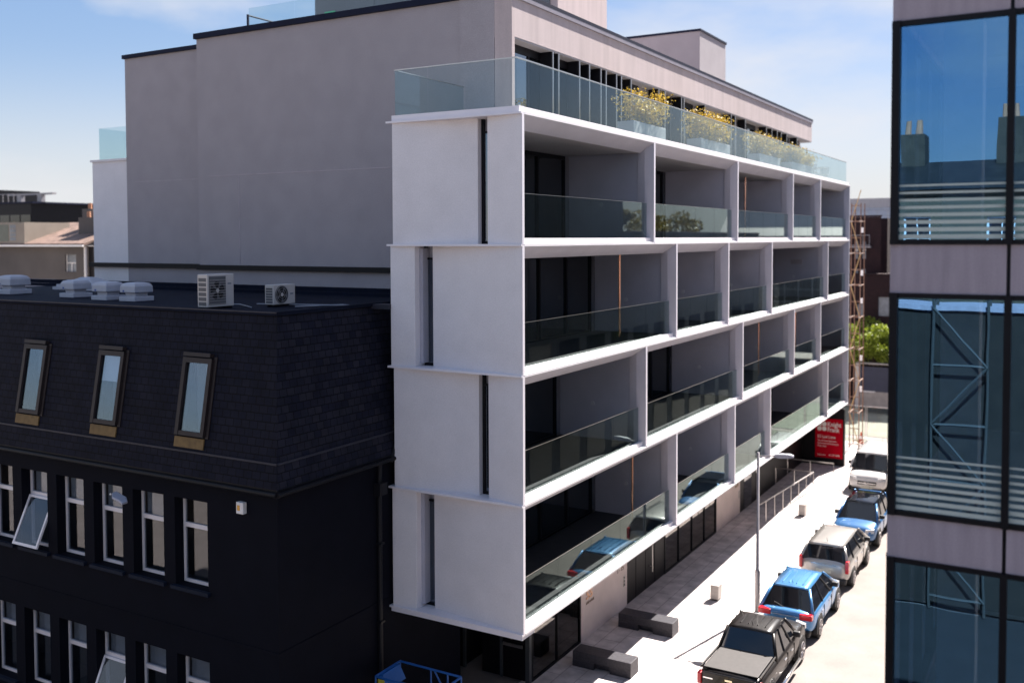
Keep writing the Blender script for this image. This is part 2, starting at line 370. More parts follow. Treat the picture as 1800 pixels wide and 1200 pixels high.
B(-2.20, -2.145, 3.37, 38.03, 19.50, 19.622).build('coping_drip', mat('grey_flashing', (.22, .2, .24), .5, .1), apt)
# penthouse windows
wy = [(3.6, 7.9), (8.0, 9.0), (10.4, 10.9), (11.6, 13.2), (14.9, 16.4), (17.0, 19.0), (23.0, 23.5), (25.2, 28.0), (29.0, 30.5), (32.6, 34.4), (35, 36.6)]
for a, b_ in wy:
    f = MB().box(-2.655, -2.60, a, b_, 18.18, 18.40).box(-2.655, -2.60, a, b_, 15.9, 15.98)
    n = max(1, round((b_-a)/1.3)); st = (b_-a)/n
    for j in range(n+1): f.box(-2.655, -2.60, max(a, a+j*st-.05), min(b_, a+j*st+.05), 15.98, 18.18)
    o = f.build('window', blackm, apt)
    B(-2.64, -2.63, a, b_, 15.98, 18.18).build('pane', glass('penthouse_glass', (.25, .27, .3), .24, (.9, .95, 1)) if a == 3.6 else bpy.data.materials['penthouse_glass'], o)
fy = [5.85, 6.22, 6.63+1.0, 8.34, 9.2, 9.6, 10.44, 10.84, 11.67, 14.25, 14.88, 16.64, 16.92, 19.42, 22.95, 23.53, 25.09, 28.62, 29.63, 30.62, 31.4, 32.54, 34.71]
for y in fy:
    o = B(-2.60, -2.225, y-.12, y-.02, 15.9, 18.398).build('louvre_fin', blackm, apt)
    B(-2.224, -2.205, y-.07, y-.02, 15.9, 18.398).build('louvre_edge', rail_m, o)
# roof terrace balustrade
gt = MB(); z = Z[4]
y = .12
while y < 37.5:
    y2 = min(y+1.98, 37.8); gt.box(-.212, -.196, y+.008, y2-.008, z+.16, z+1.33); y = y2
x = -.22
for a, b_ in ((-3.74, -2.75), (-2.73, -.22)): gt.box(a, b_, .12, .136, z+.16, z+1.33)
gt.box(-3.756, -3.74, .12, 3.3, z+.16, z+1.33)
gb = gt.build('glass_balustrade', glass_t, apt)
MB().box(-.235, -.18, .10, 37.8, z+1.331, z+1.355).box(-3.76, -.235, .10, .15, z+1.331, z+1.355).box(-3.765, -3.72, .15, 3.3, z+1.331, z+1.355).build('handrail', rail_m, gb)
B(-3.82, -.095, .06, .30, z+.056, z+.204).box(-3.84, -3.62, .30, 3.3, z+.062, z+.20).build('terrace_kerb', white2, apt)
B(-3.9, -.25, .35, 37.8, z+.142, z+.18).build('terrace_deck', mat('terrace_paving', (.30, .29, .29), .8, .1), apt)
# roof plant rooms
darkclad = mat('roof_cladding', (.13, .14, .165), .45, .1, .6)
c1 = B(-16.3, -5.0, 11.5, 15.7, 19.3, 24.5).build('stair_core', greyv, apt)
cl = MB()
for a, b_ in zip((-16.3, -13.2, -10.1, -7.0), (-13.22, -10.12, -7.02, -5.3)): cl.box(a, b_, 11.42, 11.495, 19.7, 24.5)
cl.build('cladding', darkclad, c1)
ex = B(-15.75, -15.2, 11.38, 11.41, 21.9, 22.25).build('exit_sign', mat('exit_green', (.05, .45, .22), .5, .05), apt)
text('exit_figure', '\u2190\u25AF', .26, mat('exit_white', (.8, .9, .85), .5, .02), ex, (-15.68, 11.375, 21.98), (R(90), 0, 0), .003)
B(-7.9, -4.0, 23.8, 27.6, 19.3, 22.45).build('lift_core', grey, apt)
B(-7.95, -3.95, 23.75, 27.65, 22.452, 22.55).build('core_coping', navy, apt)
rr = MB(); 
for a, b_ in ((-13.25, -11.2), (-11.18, -9.0), (-8.98, -6.5)): rr.box(a, b_, 4.6, 4.615, 19.75, 20.75)
o = rr.build('roof_balustrade', glass_t, apt)
MB().box(-13.33, -13.27, 4.58, 4.64, 19.7, 20.55).box(-13.33, -13.27, 8.2, 8.26, 19.7, 20.55).tube((-13.3, 4.6, 20.52), (-13.3, 8.23, 20.52), .03).build('roof_gate_frame', navy, o)
B(-14.3, -2.5, 3.8, 36.9, 19.1, 19.3).build('roof', deck, apt)

# ground floor
def gp(a, b_, m, name='ground_wall', x=-2.27, z0=0, z1=3.24): return B(x-.3, x, a, b_, z0, z1).build(name, m, apt)
def shopfront(a, b_, n):
    f = MB(); st = (b_-a)/n
    f.box(-2.36, -2.27, a, b_, 0, .05); f.box(-2.36, -2.27, a, b_, 3.16, 3.24)
    for j in range(n+1):
        w_ = .07 if j in (0, n) else .015
        y = a+j*st; f.box(-2.36, -2.27, max(a, y-w_), min(b_, y+w_), .05, 3.16)
    o = f.build('shopfront', blackm, apt)
    B(-2.33, -2.31, a, b_, .05, 3.16).build('pane', bpy.data.materials['shop_glass'], o)
    B(-5.2, -4.6, a, b_, 0.0, 3.2).build('inner_wall', blackclad, o)
glass('shop_glass', (.38, .38, .38), .09, (1, .97, .93))
shopfront(4.55, 7.78, 2)
gp(7.78, 11.45, stone)
gp(11.45, 15.1, blackclad, 'entrance_door', -2.3)
for y in (12.3, 13.2, 14.1): B(-2.299, -2.285, y, y+.02, 0.02, 3.2).build('door_joint', blackm, apt)
MB().tube((-2.2, 13.65, .55), (-2.2, 13.65, 2.9), .02).tube((-2.3, 13.65, .75), (-2.2, 13.65, .75), .015).tube((-2.3, 13.65, 2.6), (-2.2, 13.65, 2.6), .015).build('door_handle', rail_m, apt)
shopfront(15.1, 21.28, 4)
gp(21.28, 24.71, stone)
gp(24.71, 36.8, blackclad, 'black_wall', -2.3)
for a, b_ in ((25.4, 26.6), (27.4, 27.9)):
    B(-2.299, -2.285, a, b_, .05, 2.7).build('door_glass', dglass, apt)
B(-2.57, .02, 36.8, 37.1, -.1, 3.24).build('black_wall', blackclad, apt)
sw = B(-3.95, -2.31, 4.5, 4.55, 0, 3.36)
sw.box(-12, -4.62, 4.45, 4.55, 0, 3.36); sw.build('black_wall', blackclad, apt)
MB().box(-4.6, -4.52, 4.43, 4.52, 0, 3.3).box(-2.42, -2.28, 4.40, 4.54, 0, 3.24).box(-3.3, -3.22, 4.43, 4.49, 0, 3.24).build('door_frame', mat('graphite_frame', (.05, .055, .06), .4, .1), apt)
MB().box(-3.15, -2.5, 4.36, 4.40, 1.0, 1.09).build('push_bar', rail_m, apt)
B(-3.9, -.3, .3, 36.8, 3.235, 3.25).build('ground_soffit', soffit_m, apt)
# light strip below the soffit reflected in shopfronts
# numerals and lettering on the ground floor wall
num = mat('copper_letters', (.86, .50, .30), .45, .05)
dk = mat('bronze_letters', (.20, .13, .09), .5, .05)
rz = (R(90), 0, R(90))
text('house_number', '55', .42, num, apt, (-2.258, 8.12, 1.27), rz, .012, bold=.008, sx=1.2)
text('street_name', 'LAD LANE', .13, dk, apt, (-2.262, 8.14, 1.10), rz, .006)
text('unit_range', '1 - 15', .24, dk, apt, (-2.262, 10.58, 1.38), rz, .006)
text('unit_range', '16-30', .22, mat('tan_letters', (.30, .19, .11), .5, .05), apt, (-2.262, 23.9, 1.36), rz, .006)
for yy in (11.12, 24.45):
    b = MB(); b.box(-2.268, -2.25, yy, yy+.13, .76, 1.14); o = b.build('intercom', rail_m, apt)
    b = MB()
    for j in range(3): b.box(-2.25, -2.246, yy+.03, yy+.10, .79+.12*j, .87+.12*j)
    b.build('intercom_screen', dglass, o)

# ------------------------------------------------------------------ red sale board
red = mat('red_board', (.46, .0, .012), .8, .04, 3, spec=.1)
bw = mat('board_white', (.85, .82, .80), .5, .02)
sg = thing('sale_board', (-1.56, 36.74, .42), 'tall red estate agent sale board fixed on the black end wall below the last balcony', 'sign')
B(0, 1.5, -.0, .04, 0, 2.22).build('board', red, sg)
rx = (R(90), 0, 0)
text('lettering', 'Knight', .36, bw, sg, (.66, -.004, 1.80), rx, .003, sx=.80, bold=.006)
text('lettering', 'Frank', .36, bw, sg, (.66, -.004, 1.50), rx, .003, sx=.80, bold=.006)
text('lettering', '55 Lad Lane', .235, bw, sg, (.12, -.004, 1.12), rx, .003, sx=.86)
text('lettering', 'Two & Three Bedroom', .13, bw, sg, (.12, -.004, .92), rx, .003, sx=.84)
text('lettering', 'Apartments & Penthouses', .13, bw, sg, (.12, -.004, .77), rx, .003, sx=.84)
text('lettering', 'FOR SALE', .13, bw, sg, (.12, -.004, .61), rx, .003, sx=.9)
text('lettering', 'knightfrank.ie', .10, bw, sg, (.12, -.004, .12), rx, .003, sx=.84)
text('lettering', '01 237 4500', .135, bw, sg, (.76, -.004, .12), rx, .003, sx=.86)
lg = MB()   # four-petal mark: squares with rounded outer corners meeting at a gap
for sx_, sz_ in ((-1, 1), (1, 1), (-1, -1), (1, -1)):
    cx, cz = .36+sx_*.135, 1.78+sz_*.135; pts = []
    for q in range(16):
        t = 2*math.pi*q/16; ex = .55 if (math.cos(t)*sx_ < 0 and math.sin(t)*sz_ < 0) else .8
        r_ = .125; pts.append((cx+r_*abs(math.cos(t))**ex*(1 if math.cos(t) > 0 else -1), cz+r_*abs(math.sin(t))**ex*(1 if math.sin(t) > 0 else -1)))
    lg.prism(pts, 'y', -.006, .001)
lg.build('logo', bw, sg)

# ------------------------------------------------------------------ planters and shrubs on the terrace
def leaves(b, n, fn, size, rng, droop=0.):
    for _ in range(n):
        c = fn(rng)
        if c is None: continue
        c = Vector(c); d = Vector((rng.gauss(0, 1), rng.gauss(0, 1), rng.gauss(0, .7)-droop)).normalized()
        s_ = size*rng.uniform(.6, 1.4); a = d*s_; e = d.orthogonal().normalized()
        e = (e*math.cos(rng.uniform(0, 6.3))+d.cross(e)*math.sin(rng.uniform(0, 6.3))).normalized()*s_*.33
        b.quad(tuple(c-a*.5), tuple(c+e), tuple(c+a*.5), tuple(c-e))
leaf_y = leafmat('bamboo_leaves', (.20, .13, .02), (.66, .46, .06))
stem_m = mat('bamboo_stems', (.35, .28, .10), .6, .2)
pl_m = mat('pale_planter', (.40, .40, .41), .6, .05)
pos = ['nearest the building corner', 'second from the building corner', 'third from the building corner', 'farthest from the building corner']
for i, (a, b_, top) in enumerate(((8.0, 10.7, 17.75), (14.2, 17.6, 17.75), (21.7, 25.0, 17.6), (27.2, 31.4, 17.55))):
    rng = random.Random(i+3); zb = 16.0
    p = thing('planter', (-.85, a, zb), 'pale box planter on the roof terrace, '+pos[i], 'planter', 'planters on the roof terrace')
    ln = b_-a
    MB().box(-.28, .28, 0, ln, 0, .52).build('box', pl_m, p, bevel=.02)
    B(-.24, .24, .04, ln-.04, .521, .54).build('soil', mat('soil', (.05, .035, .02), 1) if i == 0 else bpy.data.materials['soil'], p)
    s_ = thing('bamboo_shrub', (-.85, a+ln/2, zb+.52), 'yellow green bamboo in the roof terrace planter '+pos[i], 'shrub', 'bamboo shrubs on the roof terrace')
    st = MB(); cl = [(rng.uniform(-.22, .22), rng.uniform(-ln/2+.2, ln/2-.2), rng.uniform(.55, 1)) for _ in range(int(11*ln))]
    h_ = top-zb-.55
    for cx, cy, hh in cl: st.tube((cx, cy, 0), (cx+rng.uniform(-.12, .12), cy+rng.uniform(-.15, .15), h_*hh), .008, .004, k=4, caps=False)
    st.build('stems', stem_m, s_)
    lb = MB()
    bumps = [(rng.uniform(-ln/2, ln/2), rng.uniform(.2, .55), rng.uniform(.65, 1.)) for _ in range(7)]
    def f(r_):
        cx, cy, hh = r_.choice(cl); t = r_.random()**.6
        hl = h_*max([q*math.exp(-((cy-u)/s2)**2) for u, s2, q in bumps]+[.5])
        zz = t*hl*.97
        return (cx*1.3+r_.gauss(0, .10+.09*t), cy*1.0+r_.gauss(0, .12+.13*t), zz+r_.gauss(0, .05))
    leaves(lb, int(1500*ln), f, .075, rng, .3)
    lb.build('foliage', leaf_y, s_)
# table and chairs at the far end
oc = mat('pale_outdoor_furniture', (.66, .64, .62), .5, .05)
t_ = thing('terrace_table', (-1.2, 35.3, 16.0), 'small pale table at the far end of the roof terrace', 'table')
MB().box(-.4, .4, -.4, .4, .72, .75).build('tabletop', oc, t_)
for a in (-.33, .33):
    for b_ in (-.33, .33): MB().tube((a, b_, 0), (a, b_, .72), .02).build('leg', oc, t_)
ch = thing('terrace_chair', (-1.25, 34.3, 16.0), 'pale slatted chair on the near side of the terrace table', 'chair', 'chairs round the terrace table')
def chair_parts(t):
    B(-.24, .24, -.24, .24, .43, .46).build('seat', oc, t)
    b = MB(); b.box(-.24, -.21, -.24, -.2, .46, .88); b.box(.21, .24, -.24, -.2, .46, .88)
    for j in range(4): b.box(-.21, .21, -.23, -.21, .56+.085*j, .60+.085*j)
    b.build('backrest', oc, t)
    for a in (-.21, .21):
        for b_ in (-.21, .21): MB().tube((a, b_, 0), (a*.95, b_*.95, .43), .015).build('leg', oc, t)
chair_parts(ch)
c2 = copy_tree(ch); c2.location = (-1.15, 36.4, 16.0); c2.rotation_euler[2] = math.pi
c2['label'] = 'pale slatted chair on the far side of the terrace table'

# ------------------------------------------------------------------ black slate-roofed office (left)
black = mat('black_painted_render', (.0042, .0047, .0095), .85, .12, 1.5, bump=.3, bscale=25, spec=.12)
slate_f = brick('slate_front', 'xz', (.0065, .0075, .0165), (.0105, .0108, .0195), (.0025, .0025, .0045), .25, .18, .010, .7, .8, spec=.1)
slate_s = brick('slate_side', 'yz', (.0085, .0095, .020), (.021, .0205, .030), (.003, .003, .0055), .24, .18, .010, .7, .8, spec=.12)
felt = mat('roof_felt', (.0055, .008, .019), .85, .25, 1.5, bump=.4, bscale=20, spec=.12)
ofc = thing('slate_roof_office', (0, 0, 0), 'black painted two storey office with slate mansard roof, roof windows and white framed casements', 'building')
XR, YF = -3.95, -4.05; XLft = -34.
redge = [-6.14-1.487*j for j in range(14)]
holes = []
for z0, z1 in ((4.70, 6.80), (.93, 3.02)):
    for xr in redge: holes.append((xr-1.10, xr, z0, z1))
wb = MB().wall(lambda u, v, d: (u, YF+d, v), XLft, XR, -.1, 7.36, holes, .26)
wb.quad((XR, YF, -.1), (XR, 3.3, -.1), (XR, 3.3, 7.36), (XR, YF, 7.36))
wb.quad((XLft, YF, -.1), (XLft, 3.3, -.1), (XLft, 3.3, 7.36), (XLft, YF, 7.36)); wb.quad((XLft, 3.3, -.1), (XR, 3.3, -.1), (XR, 3.3, 11.2), (XLft, 3.3, 11.2))
wb.build('wall', black, ofc)
MB().box(XLft, XR+.02, YF-.02, YF-.001, 3.62, 3.70).box(XR+.001, XR+.02, YF-.001, 3.3, 3.62, 3.70).build('string_course', black, ofc)
# mansard: bell-cast eave band then steep slope, with a real opening behind every roof window
E0, E1, E2, TZ = 7.32, 7.40, 7.93, 11.18
yo, xo = .12, .12
TY, TX = -3.50, -4.40
mf = MB(); ms = MB()
mf.quad((XLft, YF-yo, E1), (XR+xo, YF-yo, E1), (XR+.02, YF-.02, E2), (XLft, YF-.02, E2))
ms.quad((XR+xo, YF-yo, E1), (XR+xo, 3.3, E1), (XR+.02, 3.3, E2), (XR+.02, YF-.02, E2))
sl = (TY-(YF-.02))/(TZ-E2)
def PF(u, v, d): return (u, YF-.02+(v-E2)*sl+d, v)
rw = [(-7.10, -6.26), (-10.18, -9.34), (-13.26, -12.42), (-16.38, -15.54), (-19.5, -18.66)]
mf.wall(PF, XLft, TX, E2, TZ, [(a, b_, 8.36, 10.02) for a, b_ in rw], .22)
mf.poly([PF(TX, E2, 0), (XR+.02, YF-.02, E2), (TX, TY, TZ)])
ms.quad((XR+.02, YF-.02, E2), (XR+.02, 3.3, E2), (TX, 3.3, TZ), (TX, TY, TZ))
rf = mf.build('roof', slate_f, ofc)
ms.build('roof_side', slate_s, ofc)
rid = mat('lead_ridge', (.03, .03, .042), .55, .15, spec=.25)
MB().box(XLft, XR+.03, YF-.05, YF-.0, E2-.01, E2+.035).box(XR, XR+.05, YF-.0, 3.3, E2-.01, E2+.035).build('ridge_trim', rid, ofc)
MB().box(XLft, XR+xo, YF-yo, YF, E0, E1-.002).box(XR, XR+xo, YF, 3.3, E0, E1-.002).build('soffit_board', blackm, ofc)
gu = MB().tube((XLft, YF-yo-.05, E0-.02), (XR+xo+.02, YF-yo-.05, E0-.02), .055, k=10).tube((XR+xo+.05, YF-yo-.03, E0-.02), (XR+xo+.05, 3.2, E0-.02), .055, k=10)
gu.build('gutter', blackm, ofc)
dp = MB().path([(XR+.1, -.5, E0-.05), (XR+.08, -.5, E0-.6), (XR+.08, -.5, 0)], .06, 10)
dp.box(XR+.01, XR+.22, -.65, -.35, E0-.85, E0-.55)
for zz in (1.2, 3.2, 5.2): dp.box(XR+.01, XR+.17, -.58, -.42, zz, zz+.05)
dp.path([(XR+.1, .9, 11.1), (XR+.3, .4, 8.6), (XR+.1, -.05, 7.2)], .05, 8)
dp.build('downpipe', mat('black_pipe', (.008, .008, .011), .5, .2, spec=.25), ofc)
fd = MB().box(XLft, TX-.02, TY+.02, 3.3, TZ-.05, TZ+.02); fd.build('roof_deck', felt, ofc)
MB().box(XLft, TX+.05, TY-.05, TY+.09, TZ+.0, TZ+.085).box(TX-.09, TX+.05, TY+.09, 3.3, TZ, TZ+.085).build('roof_edge', felt, ofc)
MB().box(XLft, TX+.03, TY-.062, TY-.052, TZ+.05, TZ+.082).build('edge_flashing', rid, ofc)
MB().box(XLft, -4.2, 3.2, 3.39, TZ, TZ+.25).box(XLft, -4.2, 3.0, 3.2, TZ, TZ+.12).build('roof_upstand', felt, ofc)
B(-4.45, -3.85, -.1, .25, 11.12, 11.24).build('lead_cap', rid, ofc)
frame_w = mat('white_upvc', (.80, .75, .76), .4, .03)
blind_m = mat('roller_blind', (.55, .56, .56), .8, .08)
def casement(xr, z0, z1, opened, blind, idx):
    xl = xr-1.10; y = YF+.26; zt = z0+(z1-z0)*.66
    f = MB().box(xl, xl+.06, y, y+.07, z0, z1).box(xr-.06, xr, y, y+.07, z0, z1).box(xl+.06, xr-.06, y, y+.07, z1-.055, z1)
    f.box(xl+.06, xr-.06, y, y+.07, z0, z0+.07).box(xl+.06, xr-.06, y-.006, y+.07, zt-.05, zt+.055)
    o = f.build('window', frame_w, ofc)
    B(xl+.06, xr-.06, y+.03, y+.04, zt+.055, z1-.055).build('pane', glass_w, o)
    if opened:   # top-hung sash swung outwards
        th = R(24); W = xr-xl-.06; H = zt-.05-z0-.02
        s_ = MB()
        s_.box(0, W, -.05, 0, -.06, 0).box(0, W, -.05, 0, -H, -H+.07).box(0, .065, -.05, 0, -H+.07, -.06).box(W-.065, W, -.05, 0, -H+.07, -.06)
        so_ = s_.build('open_sash', frame_w, ofc); so_.location = (xl+.03, y-.01, zt-.05); so_.rotation_euler = (-th, 0, 0)
        B(.065, W-.065, -.03, -.02, -H+.07, -.06).build('pane', glass_w, so_)
    else:
        B(xl+.06, xr-.06, y+.03, y+.04, z0+.07, zt-.05).build('pane', glass_w, o)
    if blind: B(xl+.08, xr-.08, y+.12, y+.13, zt-.0 if blind < 2 else zt-.35, z1-.02).build('blind', blind_m, o)
    B(xl-.08, xr+.08, YF-.10, YF+.255, z0-.09, z0-.002).build('sill', mat('blue_black_sill', (.007, .012, .026), .6, .1, spec=.15) if 'blue_black_sill' not in bpy.data.materials else bpy.data.materials['blue_black_sill'], o)
    if blind: text('notice', 'APC', .15, blackm, o, (xr-.42, y+.10, z1-.22), (R(90), 0, 0), .002)
for j, xr in enumerate(redge):
    casement(xr, 4.70, 6.80, j == 4, [0, 1, 1, 1, 1, 0][j % 6], j)
    casement(xr, .93, 3.02, j == 2+0, 1, j)
# interior so the panes show a dim room
MB().box(XLft+.3, XR-.3, -1.2, -1.1, 0, 7.3).build('interior_wall', mat('office_interior', (.16, .13, .11), .9, .3, .7), ofc)
MB().box(XLft+.3, XR-.3, -3.7, -1.2, 3.45, 3.6).box(XLft+.3, XR-.3, -3.7, -1.2, 7.15, 7.3).build('interior_floor', mat('office_ceiling', (.35, .33, .32), .9, .05), ofc)
# roof windows
brown = mat('brown_window_cladding', (.024, .017, .017), .5, .12, spec=.3)
tan_m = mat('tan_flashing', (.16, .095, .03), .7, .2, 8)
rwl = mat('roof_window_lining', (.55, .57, .60), .8, .04)
for (a, b_), lab in zip(rw, range(5)):
    def Q(u, v, d): 
        p = PF(u, v, 0); n = Vector((0, -1, sl)).normalized(); return (p[0], p[1]+n.y*d, p[2]+n.z*d)
    def plate(mb, u0, u1, v0, v1, d0, d1):
        mb.hexa([Q(u0, v0, d0), Q(u1, v0, d0), Q(u1, v1, d0), Q(u0, v1, d0), Q(u0, v0, d1), Q(u1, v0, d1), Q(u1, v1, d1), Q(u0, v1, d1)])
    f = MB()
    plate(f, a-.06, a+.05, 8.30, 10.10, -.02, .10); plate(f, b_-.05, b_+.06, 8.30, 10.10, -.02, .10)
    plate(f, a+.05, b_-.05, 9.98, 10.10, -.02, .10); plate(f, a+.05, b_-.05, 8.30, 8.40, -.02, .09)
    plate(f, a-.03, b_+.03, 10.13, 10.22, .0, .13)
    plate(f, b_+.07, b_+.16, 8.28, 10.15, .001, .03)
    o = f.build('roof_window', brown, ofc)
    g = MB(); plate(g, a+.05, b_-.05, 8.40, 9.98, .03, .04); g.build('pane', glass('roof_window_glass', (.80, .84, .88), .14, (.70, .85, 1)) if lab == 0 else bpy.data.materials['roof_window_glass'], o)
    g = MB(); plate(g, a-.10, b_+.04, 8.02, 8.26, .002, .035); g.build('flashing', tan_m, o)
    g = MB(); g.box(a+.02, a+.04, YF+.62, YF+.9, 8.3, 9.9).box(a+.22, a+.44, YF+.70, YF+.74, 8.2, 9.9); g.build('lining', rwl, o)
    if lab == 1: g = MB(); plate(g, a+.07, b_-.07, 9.35, 9.97, -.02, -.01); g.build('blind', mat('white_blind', (.75, .76, .78), .8, .02), o)
# side end infill and drain

# roof things
ac_m = mat('cream_plastic_casing', (.50, .47, .45), .5, .05)
grl = mat('grey_grille', (.10, .10, .11), .6, .1)
def ac(name, x, y, w_, h_, d_, label, rz_):
    t = thing(name, (x, y, TZ+.02), label, 'air conditioner', 'air conditioners on the black office roof', rz_)
    MB().box(0, w_, 0, d_, .06, h_).build('casing', ac_m, t, bevel=.015)
    MB().box(.02, w_-.02, .05, .10, 0, .06).box(.02, w_-.02, d_-.1, d_-.05, 0, .06).build('foot', blackm, t)
    big = h_ > .7
    gx1 = w_*.62 if big else w_*.60
    cx, cz, rr_ = w_*.36, .06+(h_-.06)*.5, min(w_*.27, h_*.36)
    bk = MB(); 
    if big: bk.box(.05, gx1+.05, -.012, -.002, .12, h_-.05)
    else: bk.prism([(cx+rr_*1.15*math.cos(2*math.pi*q/28), cz+rr_*1.15*math.sin(2*math.pi*q/28)) for q in range(28)], 'y', -.010, -.002)
    go = bk.build('fan_grille', grl, t)
    fan = MB()
    for q in range(5):
        a0 = 2*math.pi*q/5
        pts = [(cx+rr_*r_*math.cos(a0+t_), cz+rr_*r_*math.sin(a0+t_)) for r_, t_ in ((.15, 0), (.95, .05), (1, .6), (.9, .85), (.2, .8))]
        fan.prism(pts, 'y', -.018, -.013)
    fan.build('fan', blackm, go)
    MB().prism([(cx+.05*math.cos(2*math.pi*q/12), cz+.05*math.sin(2*math.pi*q/12)) for q in range(12)], 'y', -.024, -.0185).build('fan_hub', ac_m, go)
    wires = MB()
    for j in range(10 if big else 0): wires.box(.05, gx1+.05, -.030, -.025, .14+j*(h_-.22)/10, .147+j*(h_-.22)/10)
    if not big:
        for k_ in range(3):
            r_ = rr_*(.5+.3*k_); pts = [(cx+r_*math.cos(2*math.pi*q/24), -.026, cz+r_*math.sin(2*math.pi*q/24)) for q in range(25)]
            wires.path(pts, .003, 4)
    wires.build('guard_wires', ac_m, go)
    sd_ = MB()
    for j in range(6):
        sd_.box(-.004, -.001, .04, d_-.04, .10+j*(h_-.16)/6, .10+(j+.75)*(h_-.16)/6)
    sd_.build('side_vent', grl, t)
    B(gx1+.12, gx1+.24, -.004, -.001, h_-.26, h_-.22).build('badge', mat('badge_grey%d' % big, (.2, .22, .25), .5), t)
    return t
ac('air_conditioner', -6.95, -3.2, .86, .86, .34, 'larger cream air conditioner unit with square fan grille at the roof corner', R(90))
ac('air_conditioner', -6.18, -1.75, .78, .56, .30, 'smaller cream air conditioner unit with round fan on the black roof', R(90))
cb = mat('grey_cable', (.25, .26, .30), .6, .1)
tag(MB().path([(-7.2, -1.3, TZ+.05), (-6.0, -1.1, TZ+.06), (-4.9, -1.0, TZ+.07), (-4.7, -.6, TZ+.05), (-5.0, -.5, TZ+.05), (-5.6, -1.6, TZ+.05)], .018, 6).build('cable', cb), 'loose grey cable lying on the flat black roof behind the air conditioners', 'cable')
tag(MB().path([(-8.6, -2.0, TZ+.05), (-7.4, -1.7, TZ+.06), (-6.3, -2.4, TZ+.06)], .015, 6).build('cable', cb), 'short grey cable running left from the larger air conditioner', 'cable')
vm = mat('white_roof_vent', (.45, .45, .50), .5, .05)
blue_l = mat('blue_badge', (.04, .10, .35), .5)
def vent(x, y, label, s=1., rz_=0):
    t = thing('roof_vent', (x, y, TZ+.02), label, 'roof vent', 'square domed vents on the black roof', rz_)
    q = .33*s
    MB().box(-q, q, -q, q, 0, .13).build('base', vm, t, bevel=.015)
    MB().box(-q*.62, q*.62, -q*.62, q*.62, .13, .24).build('neck', vm, t)
    rings = []
    for zz, k_ in ((.24, .93), (.26, .95), (.42, .92), (.49, .78), (.52, .45)): rings.append([(q*k_*sx_, q*k_*sy_, zz) for sx_, sy_ in ((-1, -1), (0, -1.03), (1, -1), (1.03, 0), (1, 1), (0, 1.03), (-1, 1), (-1.03, 0))])
    MB().loft(rings).build('cap', vm, t, smooth=False, bevel=.012)
    B(-q*.55, -q*.35, -q*.965-.004, -q*.95, .26, .31).build('badge', blue_l, t)
    return t
v0 = vent(-11.55, -1.55, 'domed white roof vent nearest the air conditioners')
for (x, y, l, s) in ((-12.75, -1.55, 'domed white roof vent second from the air conditioners', 1), (-14.75, -1.15, 'domed white roof vent third from the air conditioners', 1), (-18.2, -.9, 'isolated round based white roof vent near the left of the flat roof', 1.15), (-19.6, -1.3, 'white roof vent cut by the left edge of the photo', 1)):
    c = copy_tree(v0); c.location = (x, y, TZ+.02); c['label'] = l; c.scale = (s, s, s)
t = thing('stepped_skylight', (-18.6, 2.0, TZ+.02), 'wide low stepped pyramid skylight on the far side of the black roof', 'skylight')
B(-.95, 1.2, -.6, .7, 0, .10).build('base', vm, t)
B(-.85, 1.1, -.52, .62, .10, .18).build('step', vm, t)
MB().loft([[(-.75, -.45, .18), (1.0, -.45, .18), (1.0, .55, .18), (-.75, .55, .18)], [(-.1, -.1, .42), (.35, -.1, .42), (.35, .2, .42), (-.1, .2, .42)]]).build('dome', vm, t)
# alarm box, wall lamp
t = thing('alarm_box', (-4.99, YF, 6.72), 'small white alarm box with orange square on the black wall near the corner', 'alarm box')
B(-.1, .12, -.12, -.001, 0, .27).build('case', mat('alarm_white', (.75, .72, .70), .4), t, bevel=.015)
B(-.06, .02, -.125, -.121, .08, .2).build('orange_panel', mat('alarm_orange', (.75, .35, .04), .5), t)
t = thing('wall_lamp', (-9.22, YF, 6.62), 'grey flat lamp head on a short arm reaching out from the black wall', 'wall lamp')
MB().tube((0, 0, 0), (.25, -.45, .12), .025).build('arm', rail_m, t)
lm = mat('lamp_head_grey', (.36, .36, .42), .5, .06)
MB().loft([[(.18, -.22, .10), (.26, -.42, .10), (.26, -.42, .14), (.18, -.22, .14)], [(.55, -.40, .11), (.66, -.72, .11), (.66, -.72, .17), (.55, -.40, .17)], [(1.05, -.62, .13), (1.12, -.90, .13), (1.12, -.90, .20), (1.05, -.62, .20)], [(1.42, -.88, .15), (1.44, -1.05, .15), (1.44, -1.05, .21), (1.42, -.88, .21)]]).build('head', lm, t, bevel=.02)

# ------------------------------------------------------------------ glass office tower (right)
conc = mat('office_spandrel_concrete', (.35, .30, .34), .85, .13, 1.8, bump=.3, bscale=40, streak=True, fine=.07)
tow = thing('glass_office_tower', (9.0, -5.3, 0), 'glass fronted office tower with grey concrete bands and dark mullions on the right', 'building')
fl = [(12.12, 12.80), (8.35, 8.96), (4.58, 5.19), (.8, 1.42), (15.92, 16.7)]
W_ = 5.0; D_ = 12.
frt = mat('frit_band', (.50, .56, .52), .7, .03)
for (a, b_) in fl:
    bays = [(0.0, 1.475), (1.525, 2.985), (3.035, 4.5)]
    m_ = MB()
    for u0, u1 in bays: m_.box(u0, u1, 0, .12, a+.0, b_-.0)
    j = 0
    while j < 11.5: m_.box(0, .12, j+.13, min(j+1.48, 11.9), a, b_); j += 1.5
    m_.build('spandrel', conc, tow)
    B(.14, W_, .14, D_-.2, a+.1, b_-.1).build('floor_slab', mat('tower_slab%d' % int(a), (.4, .4, .4), .9), tow)
lev = sorted([f_ for f_ in fl]); lev = [(-.1, 0)]+lev
